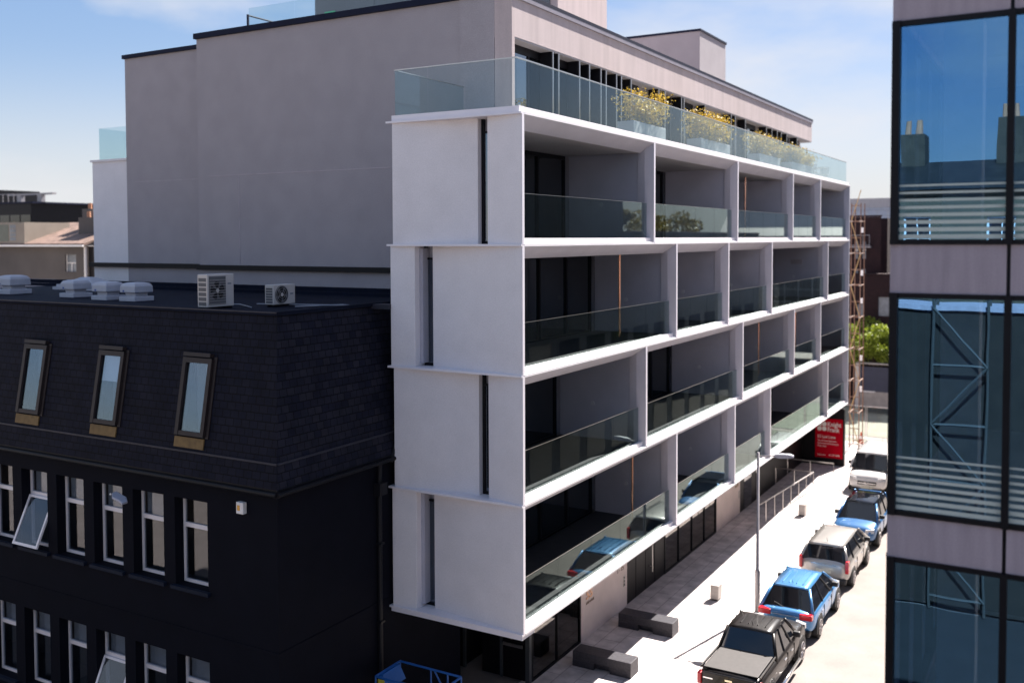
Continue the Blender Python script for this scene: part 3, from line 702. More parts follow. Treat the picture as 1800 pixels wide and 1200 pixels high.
for (a, b_), (a2, b2) in zip(lev, lev[1:]):
    z0, z1 = b_, a2
    f = MB()
    for u in (0.0, 1.5, 3.01, 4.5):
        wl_ = .075 if u == 0 else .045
        f.box(u-(0 if u == 0 else wl_), u+wl_*(1.4 if u == 0 else 1), -.06, .10, z0, z1)
    f.box(.10, W_, -.03, .10, z0, z0+.07); f.box(.10, W_, -.03, .10, z1-.07, z1)
    for j in range(1, 8): f.box(-.03, .10, j*1.5, j*1.5+.08, z0, z1)
    f.box(-.03, .10, .11, D_, z0, z0+.07); f.box(-.03, .10, .11, D_, z1-.07, z1)
    fo = f.build('window_frame', blackm, tow)
    for u0, u1 in ((.10, 1.455), (1.545, 2.965), (3.055, 4.455)): B(u0, u1, .02, .035, z0+.07, z1-.07).build('pane', glass_o, fo)
    B(.02, .035, .12, D_-.1, z0+.07, z1-.07).build('pane', glass_o, fo)
    fb = MB(); hgt = .82
    for j in range(8):
        q = z0+.08+j*(hgt/8)*1.02; th_ = .062-.005*j
        fb.box(.11, 1.45, .012, .018, q, q+th_).box(1.55, 2.96, .012, .018, q, q+th_).box(3.06, 4.45, .012, .018, q, q+th_)
    fb.build('frit_bands', frt, fo)
    B(.62, 1.12, .45, .95, z0, z1).build('column', mat('tower_column', (.80, .80, .80), .8) if 'tower_column' not in bpy.data.materials else bpy.data.materials['tower_column'], tow)
    B(.25, W_, 7.5, 7.7, z0, z1).build('core_wall', mat('tower_core', (.10, .095, .09), .9) if 'tower_core' not in bpy.data.materials else bpy.data.materials['tower_core'], tow)
MB().box(1.478, 1.522, .02, .1, 0, 16.7).box(2.988, 3.032, .02, .1, 0, 16.7).build('mullion', blackm, tow)
B(.01, W_, .01, D_, 16.702, 17.2).build('parapet', conc, tow)
B(.12, W_, D_-.2, D_, 0, 16.69).build('rear_wall', conc, tow)

# ------------------------------------------------------------------ street furniture
sl_m = mat('galvanised_steel', (.33, .31, .32), .45, .08, 4, metal=.4)
t = thing('street_lamp', (1.89, 13.1, 0), 'tall galvanised street lamp with a side arm rising from the sunlit pavement', 'street lamp')
MB().tube((0, 0, 0), (0, 0, 1.4), .085, .085, 12).tube((0, 0, 1.4), (0, 0, 1.5), .085, .055, 12).tube((0, 0, 1.5), (0, 0, 5.55), .055, .045, 12).build('pole', sl_m, t, smooth=True)
MB().tube((0, 0, 5.42), (.62, 0, 5.50), .022).build('arm', sl_m, t)
MB().loft([[(.55, -.05, 5.45), (.55, .05, 5.45), (.55, .05, 5.54), (.55, -.05, 5.54)], [(.75, -.11, 5.44), (.75, .11, 5.44), (.75, .11, 5.58), (.75, -.11, 5.58)], [(1.05, -.11, 5.47), (1.05, .11, 5.47), (1.05, .11, 5.60), (1.05, -.11, 5.60)], [(1.2, -.06, 5.50), (1.2, .06, 5.50), (1.2, .06, 5.57), (1.2, -.06, 5.57)]]).build('lamp_head', lm, t)
gran = mat('dark_polished_granite', (.045, .043, .052), .5, .25, 14, fine=.25, spec=.3)
lgr = mat('pale_granite', (.42, .38, .35), .6, .12, 10, fine=.1)
def bench(y, label):
    t = thing('stone_bench', (-1.76, y, 0), label, 'bench', 'dark granite benches on the pavement')
    MB().box(0, 1.90, 0, .58, .20, .46).build('seat', gran, t, bevel=.01)
    MB().box(.0, .70, .0, .58, 0, .2).build('support', gran, t); MB().box(1.22, 1.90, .0, .58, 0, .2).build('support', gran, t)
    MB().box(.7, 1.22, .15, .45, 0, .2).build('plinth', gran, t)
bench(6.15, 'dark granite bench nearest the shopfront door and the bottom of the photo')
bench(9.55, 'dark granite bench facing the wall with the copper house number')
def block(x, y, w_, l_, h_, label):
    t = thing('stone_block', (x, y, 0), label, 'stone block', 'pale stone blocks on the pavement')
    MB().box(0, w_, 0, l_, .06, h_).build('top_block', lgr, t, bevel=.02); MB().box(.03, w_-.03, .03, l_-.03, 0, .06).build('base', gran, t)
block(.12, 13.35, .30, .42, .56, 'small pale stone block between the building shadow and the street lamp')
block(.22, 25.6, .30, .42, .56, 'small pale stone block beside the steel handrail')
# handrails
def rail(name, pts, label, npost, lo=0.):
    t = thing(name, (0, 0, 0), label, 'handrail', 'steel handrails by the entrance ramp')
    MB().path(pts, .026, 10).build('top_rail', rail_m, t)
    mid = MB().path([(a, b_, c-.42) for a, b_, c in pts], .010, 6)
    for a, b_ in zip(pts, pts[1:]):
        n = max(1, round((Vector(b_)-Vector(a)).length/npost))
        for j in range(n+1):
            q = Vector(a).lerp(Vector(b_), j/n)
            if (a, b_) != (pts[0], pts[1]) and j == 0: continue
            MB().tube((q.x, q.y, 0), (q.x, q.y, q.z), .02).build('post', rail_m, t)
    return t
rail('handrail', [(-.95, 22.9, .95), (-.25, 30.6, .95), (-2.2, 30.7, .95)], 'long steel handrail running along the ramp edge and turning to the black wall', 1.15)
rail('handrail', [(.22, 33.1, .95), (-2.2, 33.1, .95)], 'short steel handrail in front of the black end wall', 1.1)
# boom lift by the black wall
bl = mat('blue_lift_paint', (.012, .10, .34), .4, .1)
t = thing('boom_lift', (-2.5, -.75, 0), 'blue access lift with railed basket parked in the dark gap under the white building', 'access lift')
bx0, bx1, by0, by1, zf, zt_ = -.95, .9, -.5, .5, 1.1, 2.2
b = MB()
for zz in (zt_, (zf+zt_)/2): b.path([(bx0, by0, zz), (bx1, by0, zz), (bx1, by1, zz), (bx0, by1, zz), (bx0, by0, zz)], .028)
for (x, y) in ((bx0, by0), (bx1, by0), (bx1, by1), (bx0, by1), (0, by1), (0, by0), (.5, by1)): b.tube((x, y, zf), (x, y, zt_), .022)
b.tube((.1, by1, zt_), (.45, by1, (zf+zt_)/2), .022)
b.build('basket', bl, t)
B(bx0, bx1, by0, by1, zf-.08, zf).build('platform', mat('lift_grey', (.12, .12, .13), .5), t)
MB().loft([[(bx0-.02, by0+.1, 1.85), (bx0+.25, by0+.1, 1.85), (bx0+.25, by1-.1, 1.85), (bx0-.02, by1-.1, 1.85)], [(bx0-.02, by0+.15, 2.2), (bx0+.1, by0+.15, 2.2), (bx0+.1, by1-.15, 2.2), (bx0-.02, by1-.15, 2.2)]]).build('control_box', bl, t)
B(bx0+.0, bx0+.2, by0+.08, by0+.095, 1.88, 2.1).build('warning_label', mat('lift_yellow', (.55, .48, .05), .5), t)
MB().box(-.9, .9, -.35, .35, .35, .75).build('chassis', bl, t, bevel=.04)
MB().hexa([(-.6, -.1, .75), (.5, -.1, .75), (.5, .1, .75), (-.6, .1, .75), (-.7, -.1, 1.02), (.4, -.1, 1.02), (.4, .1, 1.02), (-.7, .1, 1.02)]).build('boom', bl, t)
for x in (-.6, .6):
    for y in (-.42, .42): MB().tube((x, y-.1, .25), (x, y+.1, .25), .25, k=16).build('wheel', blackm, t)

# ------------------------------------------------------------------ vehicles
tyre_m = mat('tyre_rubber', (.016, .016, .017), .8, .2); rim_m = mat('alloy_rim', (.45, .42, .42), .35, .05, metal=.6)
cglass = mat('car_glass', (.006, .008, .012), .03, .1, spec=.8)
tail_m = mat('tail_lamp_red', (.55, .01, .02), .25, .05, coat=.5); head_m = mat('head_lamp_clear', (.55, .56, .58), .15, .05, coat=.8)
plast = mat('black_plastic', (.02, .02, .022), .55, .1); plate_m = mat('number_plate', (.62, .60, .50), .5, .03); chrome = mat('chrome_trim', (.75, .74, .75), .15, .02, metal=.9)
def wheel_parts(t, x, y, r, side):
    s_ = 1 if side > 0 else -1
    a = MB(); pts = [(y+(r+.075)*math.cos(math.pi*q/16), max(.24, r+(r+.075)*math.sin(math.pi*q/16))) for q in range(17)]
    a.prism(pts+[(y-(r+.075), .24), (y+(r+.075), .24)], 'x', x-s_*.10, x+s_*.012); a.build('wheel_arch', plast, t)
    w_ = MB().tube((x-s_*.20, y, r), (x+s_*.02, y, r), r, k=28).build('wheel', tyre_m, t, bevel=.02)
    rm = MB(); rm.tube((x+s_*.019, y, r), (x+s_*.024, y, r), r*.66, k=24)
    rm.build('rim_back', plast, w_)
    sp = MB()
    for q in range(8):
        an = 2*math.pi*q/8
        sp.tube((x+s_*.028, y+.05*math.cos(an), r+.05*math.sin(an)), (x+s_*.028, y+r*.64*math.cos(an), r+r*.64*math.sin(an)), .028, .020, 5)
    ringp = [(x+s_*.026, y+r*.65*math.cos(2*math.pi*q/24), r+r*.65*math.sin(2*math.pi*q/24)) for q in range(25)]
    sp.path(ringp, .018, 5); sp.tube((x+s_*.02, y, r), (x+s_*.036, y, r), .07, k=12)
    sp.build('rim', rim_m, w_)
def car(name, loc, rz_, label, paint, W, st, gh, wb, r, kind='suv', cat='car', roof_paint=None, hatch=True, ground=-.1):
    """st: stations (y, z_low, z_top, half_width); gh: dict of greenhouse outline; front is +Y"""
    t = thing(name, (loc[0], loc[1], ground), label, cat, 'vehicles parked along the kerb', rz_)
    rings = []
    for (y, zl, zt2, hw) in st:
        m2 = zl+(zt2-zl)*.55
        half = [(hw*.60, zl), (hw*.93, zl+.05), (hw*.985, zl+(m2-zl)*.5), (hw, m2), (hw*.975, zt2-.12), (hw*.90, zt2-.02), (hw*.5, zt2+.015)]
        rings.append([(x, y, z_) for x, z_ in half]+[(0, y, zt2+.02)]+[(-x, y, z_) for x, z_ in half[::-1]]+[(0, y, zl)])
    body = MB().loft(rings).build('body', paint, t, smooth=True, sub=1)
    # greenhouse: bottom (belt) rectangle and roof rectangle
    yb0, yb1, yt0, yt1, zb, zr, wbt, wt = gh
    n_ = 6
    def side(s_, v): # v 0..1 bottom to top
        return s_*(wbt+(wt-wbt)*v)
    yb = lambda v: yb0+(yt0-yb0)*v
    yf_ = lambda v: yb1+(yt1-yb1)*v
    def P(s_, u, v): return Vector((side(s_, v), yb(v)+(yf_(v)-yb(v))*u, zb+(zr-zb)*v+.0*u))
    # painted shell edges: roof panel with crown + pillars
    g = MB(); nx, ny = 6, 8; grid = []
    for j in range(ny+1):
        row = []
        for i in range(nx+1):
            u, v = i/nx*2-1, j/ny*2-1
            x = u*wt*1.01*(1-.04*v*v); y = (yt0+yt1)/2+v*(yt1-yt0)/2*1.03
            row.append((x, y, zr+.075*(1-u*u*.8)*(1-v*v*.75)-.01))
        grid.append(row)
    for j in range(ny):
        for i in range(nx): g.quad(grid[j][i], grid[j][i+1], grid[j+1][i+1], grid[j+1][i])
    rp_ = g.build('roof', roof_paint or paint, t, smooth=True); md = rp_.modifiers.new('s', 'SOLIDIFY'); md.thickness = .05; md.offset = -1
    ribs = MB()
    if hatch:
        for u in (-.55, -.2, .2, .55): ribs.box(u*wt-.012, u*wt+.012, yt0+.25, yt1-.25, zr+.040, zr+.058+.015*(1-u*u))
        ribs.build('roof_rib', roof_paint or paint, t)
    for s_ in (-1, 1):
        for (ua, ub) in ((0, 0), (1, 1)):
            p0, p1 = P(s_, ua, -.06), P(s_, ub, 1.0)
            MB().tube(p0, p1, .055, .045, 8).build('pillar', paint, t, smooth=True)
        for u in gh_p[kind]:
            MB().tube(P(s_, u, -.02)+Vector((s_*.004, 0, 0)), P(s_, u*.94+.03, 1.0)+Vector((s_*.004, 0, 0)), .035, .03, 6).build('pillar', plast, t)
        MB().quad(*[tuple(P(s_, a, b_)) for a, b_ in ((0, -.03), (1, -.03), (1, 1), (0, 1))]).build('side_window', cglass, t)
    MB().quad(*[tuple(P(a, 0, b_)) for a, b_ in ((-1, -.03), (1, -.03), (1, 1), (-1, 1))]).build('rear_window', cglass, t)
    MB().quad(*[tuple(P(a, 1, b_)) for a, b_ in ((-1, -.03), (1, -.03), (1, 1), (-1, 1))]).build('windscreen', cglass, t)
    yr, yf2 = st[0][0], st[-1][0]; hwr, hwf = st[1][3], st[-2][3]
    ztr = st[1][2]
    for s_ in (-1, 1):
        for y in wb: wheel_parts(t, s_*(W/2-.015), y, r, s_)
        mi = P(s_, .86, .08); MB().box(min(mi.x, mi.x+s_*.22), max(mi.x, mi.x+s_*.22), mi.y-.07, mi.y+.07, mi.z-.02, mi.z+.15).build('mirror', plast if kind != 'van' else plast, t, bevel=.04)
        for u in (.3, .62): 
            q = P(s_, u, 0); MB().box(min(s_*(W/2-.03), s_*(W/2+.018)), max(s_*(W/2-.03), s_*(W/2+.018)), q.y-.10, q.y+.10, zb-.20, zb-.165).build('door_handle', chrome, t, bevel=.008)
            MB().box(min(s_*(W/2-.02), s_*(W/2+.002)), max(s_*(W/2-.02), s_*(W/2+.002)), q.y+.28, q.y+.288, .42, zb-.08).build('door_gap', plast, t)
        tall = kind in ('mpv', 'pickup')
        z_a, z_b = (ztr-.40, ztr+.06) if kind == 'mpv' else ((ztr-.42, ztr-.1) if kind == 'pickup' else (ztr-.22, ztr-.04))
        xx0, xx1 = (hwr*.86, hwr*1.0) if tall else (hwr*.52, hwr*.99)
        MB().box(min(s_*xx0, s_*xx1), max(s_*xx0, s_*xx1), yr-.015, yr+.22, z_a, z_b).build('tail_lamp', tail_m, t, bevel=.03)
        zf_ = st[-2][2]; MB().hexa([(s_*hwf*.55, yf2+.01, zf_-.22), (s_*hwf*.97, yf2-.14, zf_-.20), (s_*hwf*.97, yf2-.3, zf_-.20), (s_*hwf*.55, yf2-.2, zf_-.22), (s_*hwf*.60, yf2-.0, zf_-.06), (s_*hwf*.98, yf2-.2, zf_-.04), (s_*hwf*.98, yf2-.36, zf_-.04), (s_*hwf*.6, yf2-.25, zf_-.06)]).build('headlight', head_m, t)
    MB().box(-.27, .27, yr-.022, yr+.03, .52 if kind != 'mpv' else .62, .63 if kind != 'mpv' else .74).build('number_plate', plate_m, t)
    MB().box(-.27, .27, yf2-.03, yf2+.02, .40, .51).build('number_plate', plate_m, t)
    MB().box(-hwr*.9, hwr*.9, yr-.03, yr+.3, .26, .46).build('rear_bumper', plast if kind != 'pickup' else chrome, t, bevel=.05)
    MB().box(-hwf*.85, hwf*.85, yf2-.3, yf2+.03, .24, .40).build('front_bumper', plast, t, bevel=.05)
    MB().box(-hwf*.52, hwf*.52, yf2-.05, yf2+.022, .58, .76).build('grille', plast, t, bevel=.03)
    MB().box(-hwf*.5, hwf*.5, yf2+.0, yf2+.03, .66, .68).build('grille_bar', chrome, t)
    if kind in ('suv', 'mpv'):
        wv = Vector((yb0-yt0, 0, 0)); MB().tube((0, yb0-.02, zb+.02), (-.42, yb0-.02+(yt0-yb0)*.18, zb+.16), .012, k=5).build('rear_wiper', plast, t)
        MB().box(-hwr*.55, hwr*.55, yt0-.06, yt0+.05, zr+.0, zr+.04).build('roof_spoiler', paint, t, bevel=.015)
        MB().box(-hwr*.50, hwr*.50, yr-.004, yr+.05, ztr-.16, ztr-.145).build('tailgate_trim', chrome, t)
    MB().box(-hwr*.93, hwr*.93, yr+.30, yr+.31, .5, ztr-.02).build('panel_gap', plast, t)
    MB().tube((0, yt0+.25, zr+.05), (0, yt0+.12, zr+.22), .01, .006, 6).build('antenna', plast, t)
    return t
gh_p = {'suv': (.40, .74), 'mpv': (.26, .60, .84), 'pickup': (.36, .68), 'van': (.5, .8)}
def paint(name, c, metal=.35): return mat(name, c, .30, .03, 2, metal=metal, coat=.8, spec=.5)
blue1 = paint('bright_blue_paint', (.07, .24, .50)); blue2 = paint('deep_blue_paint', (.04, .15, .36)); silver = paint('silver_paint', (.44, .42, .40), .5)
blackp = mat('black_paint', (.012, .010, .010), .35, .03, 2, coat=.3, spec=.3); whitep = paint('white_van_paint', (.70, .68, .67), 0)
# pickup (rear end towards the camera)
pk = car('pickup_truck', (3.24, 8.30), 0, 'black double cab pickup truck with covered bed, lowest in the photo', blackp, 1.86,
    [(-2.65, .55, 1.08, .80), (-2.60, .42, 1.12, .90), (-1.6, .40, 1.12, .93), (-.6, .38, 1.10, .93), (.4, .38, 1.10, .93), (1.2, .38, 1.13, .93), (1.9, .38, 1.08, .92), (2.45, .40, 1.0, .88), (2.65, .48, .82, .72)],
    (-.95, 1.35, -.62, .62, 1.04, 1.67, .84, .66), (-1.70, 1.70), .385, 'pickup', 'pickup truck')
MB().box(-.76, .76, -2.52, -1.0, 1.135, 1.165).build('bed_cover', mat('grey_tonneau', (.045, .040, .040), .7, .1, 8), pk, bevel=.015)
MB().box(-.84, -.80, -2.55, -1.0, 1.12, 1.185).box(.80, .84, -2.55, -1.0, 1.12, 1.185).build('bed_rail', blackp, pk, bevel=.01)
MB().box(-.74, .74, -2.665, -2.62, .62, 1.08).build('tailgate', blackp, pk, bevel=.02)
MB().box(-.10, .10, -2.685, -2.66, .93, .98).build('tailgate_handle', chrome, pk)
MB().box(-.72, -.45, -2.672, -2.664, .90, .935).build('badge', chrome, pk)
for s_ in (-1, 1): MB().tube((s_*1.0, -1.15, .36), (s_*1.0, 1.1, .36), .045, k=10).build('side_step', chrome, pk, smooth=True)
car('suv', (3.29, 13.55), 0, 'bright blue SUV seen from behind, parked in front of the black pickup', blue1, 1.85,
    [(-2.24, .50, .95, .74), (-2.15, .32, 1.02, .88), (-1.5, .28, 1.04, .92), (-.5, .26, 1.03, .925), (.5, .26, 1.02, .925), (1.1, .26, 1.02, .92), (1.7, .28, .97, .90), (2.1, .32, .86, .84), (2.24, .42, .70, .62)],
    (-2.0, 1.35, -1.45, .45, .98, 1.55, .83, .60), (-1.33, 1.36), .36, 'suv', 'car')
car('people_carrier', (3.30, 19.05), 0, 'silver people carrier with large rear window parked between the two blue cars', silver, 1.86,
    [(-2.26, .45, 1.02, .80), (-2.20, .30, 1.08, .90), (-1.4, .26, 1.10, .93), (0, .25, 1.08, .93), (1.0, .25, 1.04, .925), (1.6, .28, .94, .90), (2.05, .32, .82, .84), (2.24, .42, .66, .62)],
    (-2.18, 1.65, -1.85, .75, 1.02, 1.56, .86, .66), (-1.40, 1.38), .34, 'mpv', 'car', hatch=False)
car('suv', (3.30, 24.45), math.pi, 'deep blue SUV facing the camera with dark glass roof, second from the far end', blue2, 1.86,
    [(-2.20, .50, .95, .74), (-2.1, .32, 1.02, .88), (-1.5, .28, 1.03, .92), (-.5, .26, 1.02, .925), (.5, .26, 1.01, .925), (1.1, .26, 1.01, .92), (1.7, .28, .98, .90), (2.1, .32, .90, .84), (2.24, .42, .72, .62)],
    (-2.05, 1.30, -1.6, .55, .99, 1.56, .83, .64), (-1.33, 1.36), .36, 'suv', 'car', roof_paint=cglass, hatch=False)
vn = car('van', (2.25, 33.6), math.pi, 'white panel van facing the camera at the far end of the parked row', whitep, 1.95,
    [(-2.5, .45, 1.25, .88), (-2.4, .32, 1.3, .96), (-1.0, .30, 1.3, .975), (.8, .30, 1.28, .975), (1.5, .30, 1.22, .97), (2.0, .32, 1.12, .94), (2.32, .34, 1.0, .88), (2.46, .42, .8, .72)],
    (-2.42, 1.75, -2.3, 1.05, 1.26, 1.92, .93, .80), (-1.6, 1.55), .35, 'van', 'van', hatch=False)
for s_ in (-1, 1): MB().quad((s_*.935, -2.35, 1.2), (s_*.935, .55, 1.2), (s_*.815, .35, 1.93), (s_*.815, -2.28, 1.93)).build('side_panel', whitep, vn)
em = MB().path([(.10*math.cos(2*math.pi*q/20), 2.505, .68+.10*math.sin(2*math.pi*q/20)) for q in range(21)], .010, 5)
em.path([(-.07, 2.505, .745), (-.028, 2.505, .61), (0, 2.505, .68), (.028, 2.505, .61), (.07, 2.505, .745)], .009, 5).build('emblem', chrome, vn)

# ------------------------------------------------------------------ far end of the street
rust = mat('rusty_scaffold_tube', (.22, .12, .08), .6, .25, 8)
t = thing('scaffold_tower', (-.75, 42.2, 0), 'narrow tall rust coloured scaffold tower just beyond the end of the white building', 'scaffolding')
for x in (0, .55):
    for y in (0, 1.2): MB().tube((x, y, 0), (x, y, 15.0), .035, k=6).build('standard', rust, t)
lz = .25; k_ = 0; lg_ = MB(); br = MB(); bd = MB()
while lz < 15:
    MB().path([(0, 0, lz), (.55, 0, lz), (.55, 1.2, lz), (0, 1.2, lz), (0, 0, lz)], .028, 6).build('ledger', rust, t)
    MB().tube((0, 0, lz+.95), (.55, 0, lz+.95), .028, k=6).build('guard_rail', rust, t)
    br.tube((0, -.04, lz) if k_ % 2 else (.55, -.04, lz), (.55, -.04, lz+1.9) if k_ % 2 else (0, -.04, lz+1.9), .026, k=6)
    for q in ((0, -.05), (.55, -.05)): bd.box(q[0]-.07, q[0]+.07, q[1]-.05, q[1]+.05, lz-.05, lz+.05)
    lz += 1.95; k_ += 1
br.build('brace', mat('yellow_brace', (.55, .36, .16), .6, .15), t); bd.build('coupler', mat('steel_coupler', (.45, .36, .3), .5, .2), t)
for j, zz in enumerate((13.2, 10.6, 8.9, 5.4, 3.5)): B(.56, .70, -.02, .05, zz, zz+.32).build('tag_board', bw, t)
# traffic cone
t = thing('traffic_cone', (-.35, 43.8, -.0), 'orange and white traffic cone standing by the foot of the scaffold', 'traffic cone')
orange = mat('cone_orange', (.55, .10, .05), .6)
B(-.22, .22, -.22, .22, -.12, -.07).build('base', blackm, t)
MB().tube((0, 0, -.07), (0, 0, .28), .17, .115, 16).build('lower_cone', orange, t); MB().tube((0, 0, .28), (0, 0, .48), .115, .075, 16).build('reflective_band', bw, t); MB().tube((0, 0, .48), (0, 0, .72), .075, .03, 16).build('cone_tip', orange, t)
# green-tinted site hoarding of mesh panels
t = thing('site_fence', (0, 46.0, 0), 'light site fence with pale green mesh crossing the far end of the street', 'fence')
gm = glass('green_mesh', (.90, .96, .91), .02, (.9, 1, .95))
for j in range(4):
    x0 = -2.6+j*2.2
    MB().path([(x0, 0, .05), (x0, 0, 2.0), (x0+2.1, 0, 2.0), (x0+2.1, 0, .05), (x0, 0, .05)], .02, 6).build('fence_frame', rail_m, t)
    B(x0+.02, x0+2.08, -.003, .003, .08, 1.95).build('mesh_panel', gm, t)
# gate house with dark box between white posts
wp = mat('weathered_cream_wall', (.40, .36, .33), .8, .15, 2)
t = thing('yard_gate', (-3.05, 56.0, -.1), 'grey and dark blue yard gate between two pale posts beyond the scaffold', 'gate')
for x in (0, 2.5): MB().box(x, x+.35, 0, .35, 0, 3.6).build('post', mat('pale_post%d' % int(x), (.55, .52, .50), .8, .1), t)
B(.35, 2.5, .1, .2, .35, 1.55).build('lower_panel', wp, t); B(.35, 2.5, .1, .2, 1.56, 3.4).build('upper_panel', mat('dark_blue_panel', (.045, .05, .085), .6, .1), t)
B(.35, 1.4, .05, .09, 1.5, 1.6).build('bar', bw, t); B(.0, 2.85, -.02, .37, 3.6, 3.7).build('beam', wp, t)
# tree behind it
rng = random.Random(11)
t = thing('street_tree', (-2.0, 58.3, -.7), 'bright lime green tree above the yard gate at the far end of the street', 'tree')
tr_ = MB().tube((0, 0, 0), (.1, 0, 3.6), .22, .15, 10)
tips = []
for q in range(9):
    a = 2*math.pi*q/9; e = (math.cos(a)*rng.uniform(.8, 2.0), math.sin(a)*rng.uniform(.8, 2.0), rng.uniform(4.2, 6.6)); tips.append(e); tr_.tube((.1, 0, 3.3), e, .09, .03, 6)
tr_.build('trunk', mat('bark', (.10, .07, .05), .9, .3), t)
blobs = [(rng.uniform(-2.1, 2.1), rng.uniform(-2, 2), rng.uniform(3.9, 6.7), rng.uniform(.6, 1.1)) for _ in range(24)]
def ft(r_):
    x, y, z_, s_ = r_.choice(blobs); v = Vector((r_.gauss(0, 1), r_.gauss(0, 1), r_.gauss(0, 1))).normalized()*s_*r_.uniform(.6, 1.0)
    return (x+v.x, y+v.y, z_+v.z*.8)
lb = MB(); leaves(lb, 9000, ft, .20, rng); lb.build('crown', leafmat('lime_leaves', (.12, .17, .012), (.36, .42, .05)), t)
# brick buildings
redb = brick('dark_red_brick', 'xz', (.022, .008, .010), (.034, .011, .012), (.018, .010, .012), .24, .08, .010, .85, .3)
winm = mat('pale_window_panes', (.22, .24, .27), .2, .2)
t = thing('red_brick_block', (-9.6, 62.5, 0), 'tall dark red brick block with small paired windows behind the scaffold', 'building')
W0 = 7.2
hs = []
for (x0, x1) in ((5.15, 5.45), (5.75, 6.05)):
    for z0 in (11.2, 9.0, 6.2): hs.append((x0, x1, z0, z0+1.4))
MB().wall(lambda u, v, d: (u, d, v), 0, W0, 2.8, 14.55, hs, .12).box(0, W0, 3.0, 12, 2.8, 14.5).build('wall', redb, t)
for h in hs:
    o = MB().box(h[0], h[1], .13, .15, h[2], h[3]).build('window', winm, t)
    MB().box(h[0], h[1], .10, .13, (h[2]+h[3])/2-.04, (h[2]+h[3])/2+.04).build('glazing_bar', bw, o)
B(0, W0+.05, -.05, .05, 14.56, 14.7).build('coping', redb, t)
o = MB().path([(4.9, -.5, 12.3), (6.4, -.5, 12.3)], .03).path([(4.9, -.5, 13.1), (6.4, -.5, 13.1)], .03)
for x in (4.9, 5.4, 5.9, 6.4): o.tube((x, -.5, 12.2), (x, -.5, 13.1), .02)
o.box(4.8, 6.5, -.55, .0, 12.1, 12.2); o.build('balcony_rail', sl_m, t)
t = thing('red_brick_wing', (-9.6, 61.5, 0), 'lower dark brick wing stretching right below the tall brick block', 'building')
MB().wall(lambda u, v, d: (u, d, v), 0, 16, -.1, 9.9, [(5.6, 6.1, 6.6, 7.6), (7.2, 8.3, 6.7, 8.2)], .12).box(0, 16, .3, .9, -.1, 9.85).box(0, 16, -.06, .9, 9.9, 10.05).build('wall', redb, t)
B(5.6, 6.1, .13, .15, 6.6, 7.6).build('window', winm, t); B(7.2, 8.3, .13, .15, 6.7, 8.2).build('window', winm, t)
t = thing('glazed_atrium_building', (-3.0, 74, 0), 'building with tall gridded glass wall and pale curved metal roof behind the brick block', 'building')
paleroof = mat('pale_metal_roof', (.55, .50, .48), .5, .06)
B(0, 22, .3, 15, 2, 13.0).build('wall', mat('atrium_interior', (.10, .08, .07), .8, .4, .5), t)
o = MB()
for j in range(16): o.box(j*1.3, j*1.3+.06, .02, .09, 2, 13.0)
for j in range(10): o.box(0, 22, .02, .09, 2+j*1.2, 2.05+j*1.2)
o = o.build('glazing_grid', mat('grid_bars', (.35, .36, .38), .5), t)
B(0, 22, .1, .12, 2, 13.0).build('pane', glass_w, o)
MB().prism([(-8, 13.01), (22, 13.01), (22, 16.6), (-8, 16.6), ], 'y', 3, 15).build('upper_roof', paleroof, t)
MB().hexa([(-8, -.5, 13.01), (22, -.5, 13.01), (22, 3, 15.6), (-8, 3, 15.6), (-8, -.5, 13.1), (22, -.5, 13.1), (22, 3, 15.7), (-8, 3, 15.7)]).build('roof_slope', paleroof, t)
o = MB()
for j in range(14): o.tube((-7+j*.9, -.3, 14.4+.0), (-7+j*.9, -.3, 15.4), .025, k=5)
o.path([(-7, -.3, 15.4), (5, -.3, 15.4)], .03, 5).path([(-7, -.3, 14.9), (5, -.3, 14.9)], .02, 5).build('roof_rail', rail_m, t)
MB().tube((1.6, -.6, 13.0), (.6, 2.6, 15.9), .12, k=8).build('roof_duct', mat('duct_grey', (.2, .2, .24), .5), t)

# ------------------------------------------------------------------ left background
lg = mat('grey_plaster', (.11, .098, .095), .9, .2, .4, fine=.06); terra = brick('terracotta_roof', 'xz', (.20, .135, .11), (.24, .16, .13), (.13, .09, .07), .3, .14, .01, .8, .3)
t = thing('grey_plaster_house', (-60, 20, 0), 'grey plastered building with shallow pale terracotta roof beyond the black office', 'building')
MB().wall(lambda u, v, d: (u, d, v), 0, 17.3, 0, 12.55, [(14.95, 16.05, 10.9, 12.0)], .15).box(0, 17.3, .4, 8, 0, 12.5).build('wall', lg, t)
o = MB().box(14.95, 16.05, .16, .18, 10.9, 12.0).build('window', winm, t)
MB().box(14.95, 16.05, .1, .15, 11.43, 11.48).box(15.47, 15.53, .1, .15, 10.9, 11.43).box(14.95, 15.0, .1, .15, 10.9, 12.0).box(16.0, 16.05, .1, .15, 10.9, 12).build('frame', bw, o)
MB().hexa([(-.3, -.4, 12.56), (17.4, -.4, 12.56), (17.4, 4.0, 14.0), (1.5, 4.0, 14.0), (-.3, -.4, 12.7), (17.4, -.4, 12.7), (17.4, 4.0, 14.15), (1.5, 4.0, 14.15)]).build('roof', terra, t)
MB().box(-.3, 17.4, -.52, -.41, 12.5, 12.62).build('gutter', bw, t)
MB().box(17.0, 17.12, -.12, -.0, 0, 12.5).build('downpipe', bw, t)
ch_ = MB().box(14.3, 16.4, 1.5, 2.6, 12.9, 14.4).box(13.2, 14.3, 2.6, 3.4, 13.4, 15.0).build('chimney', lg, t)
o = MB()
for x in (13.5, 14.0, 14.7, 15.3): o.tube((x, 3.0 if x < 14.2 else 2.0, 15.0 if x < 14.2 else 14.4), (x, 3.0 if x < 14.2 else 2.0, 15.4 if x < 14.2 else 14.8), .13, .11, 8)
o.build('chimney_pots', mat('clay_pot', (.45, .22, .13), .8), ch_)
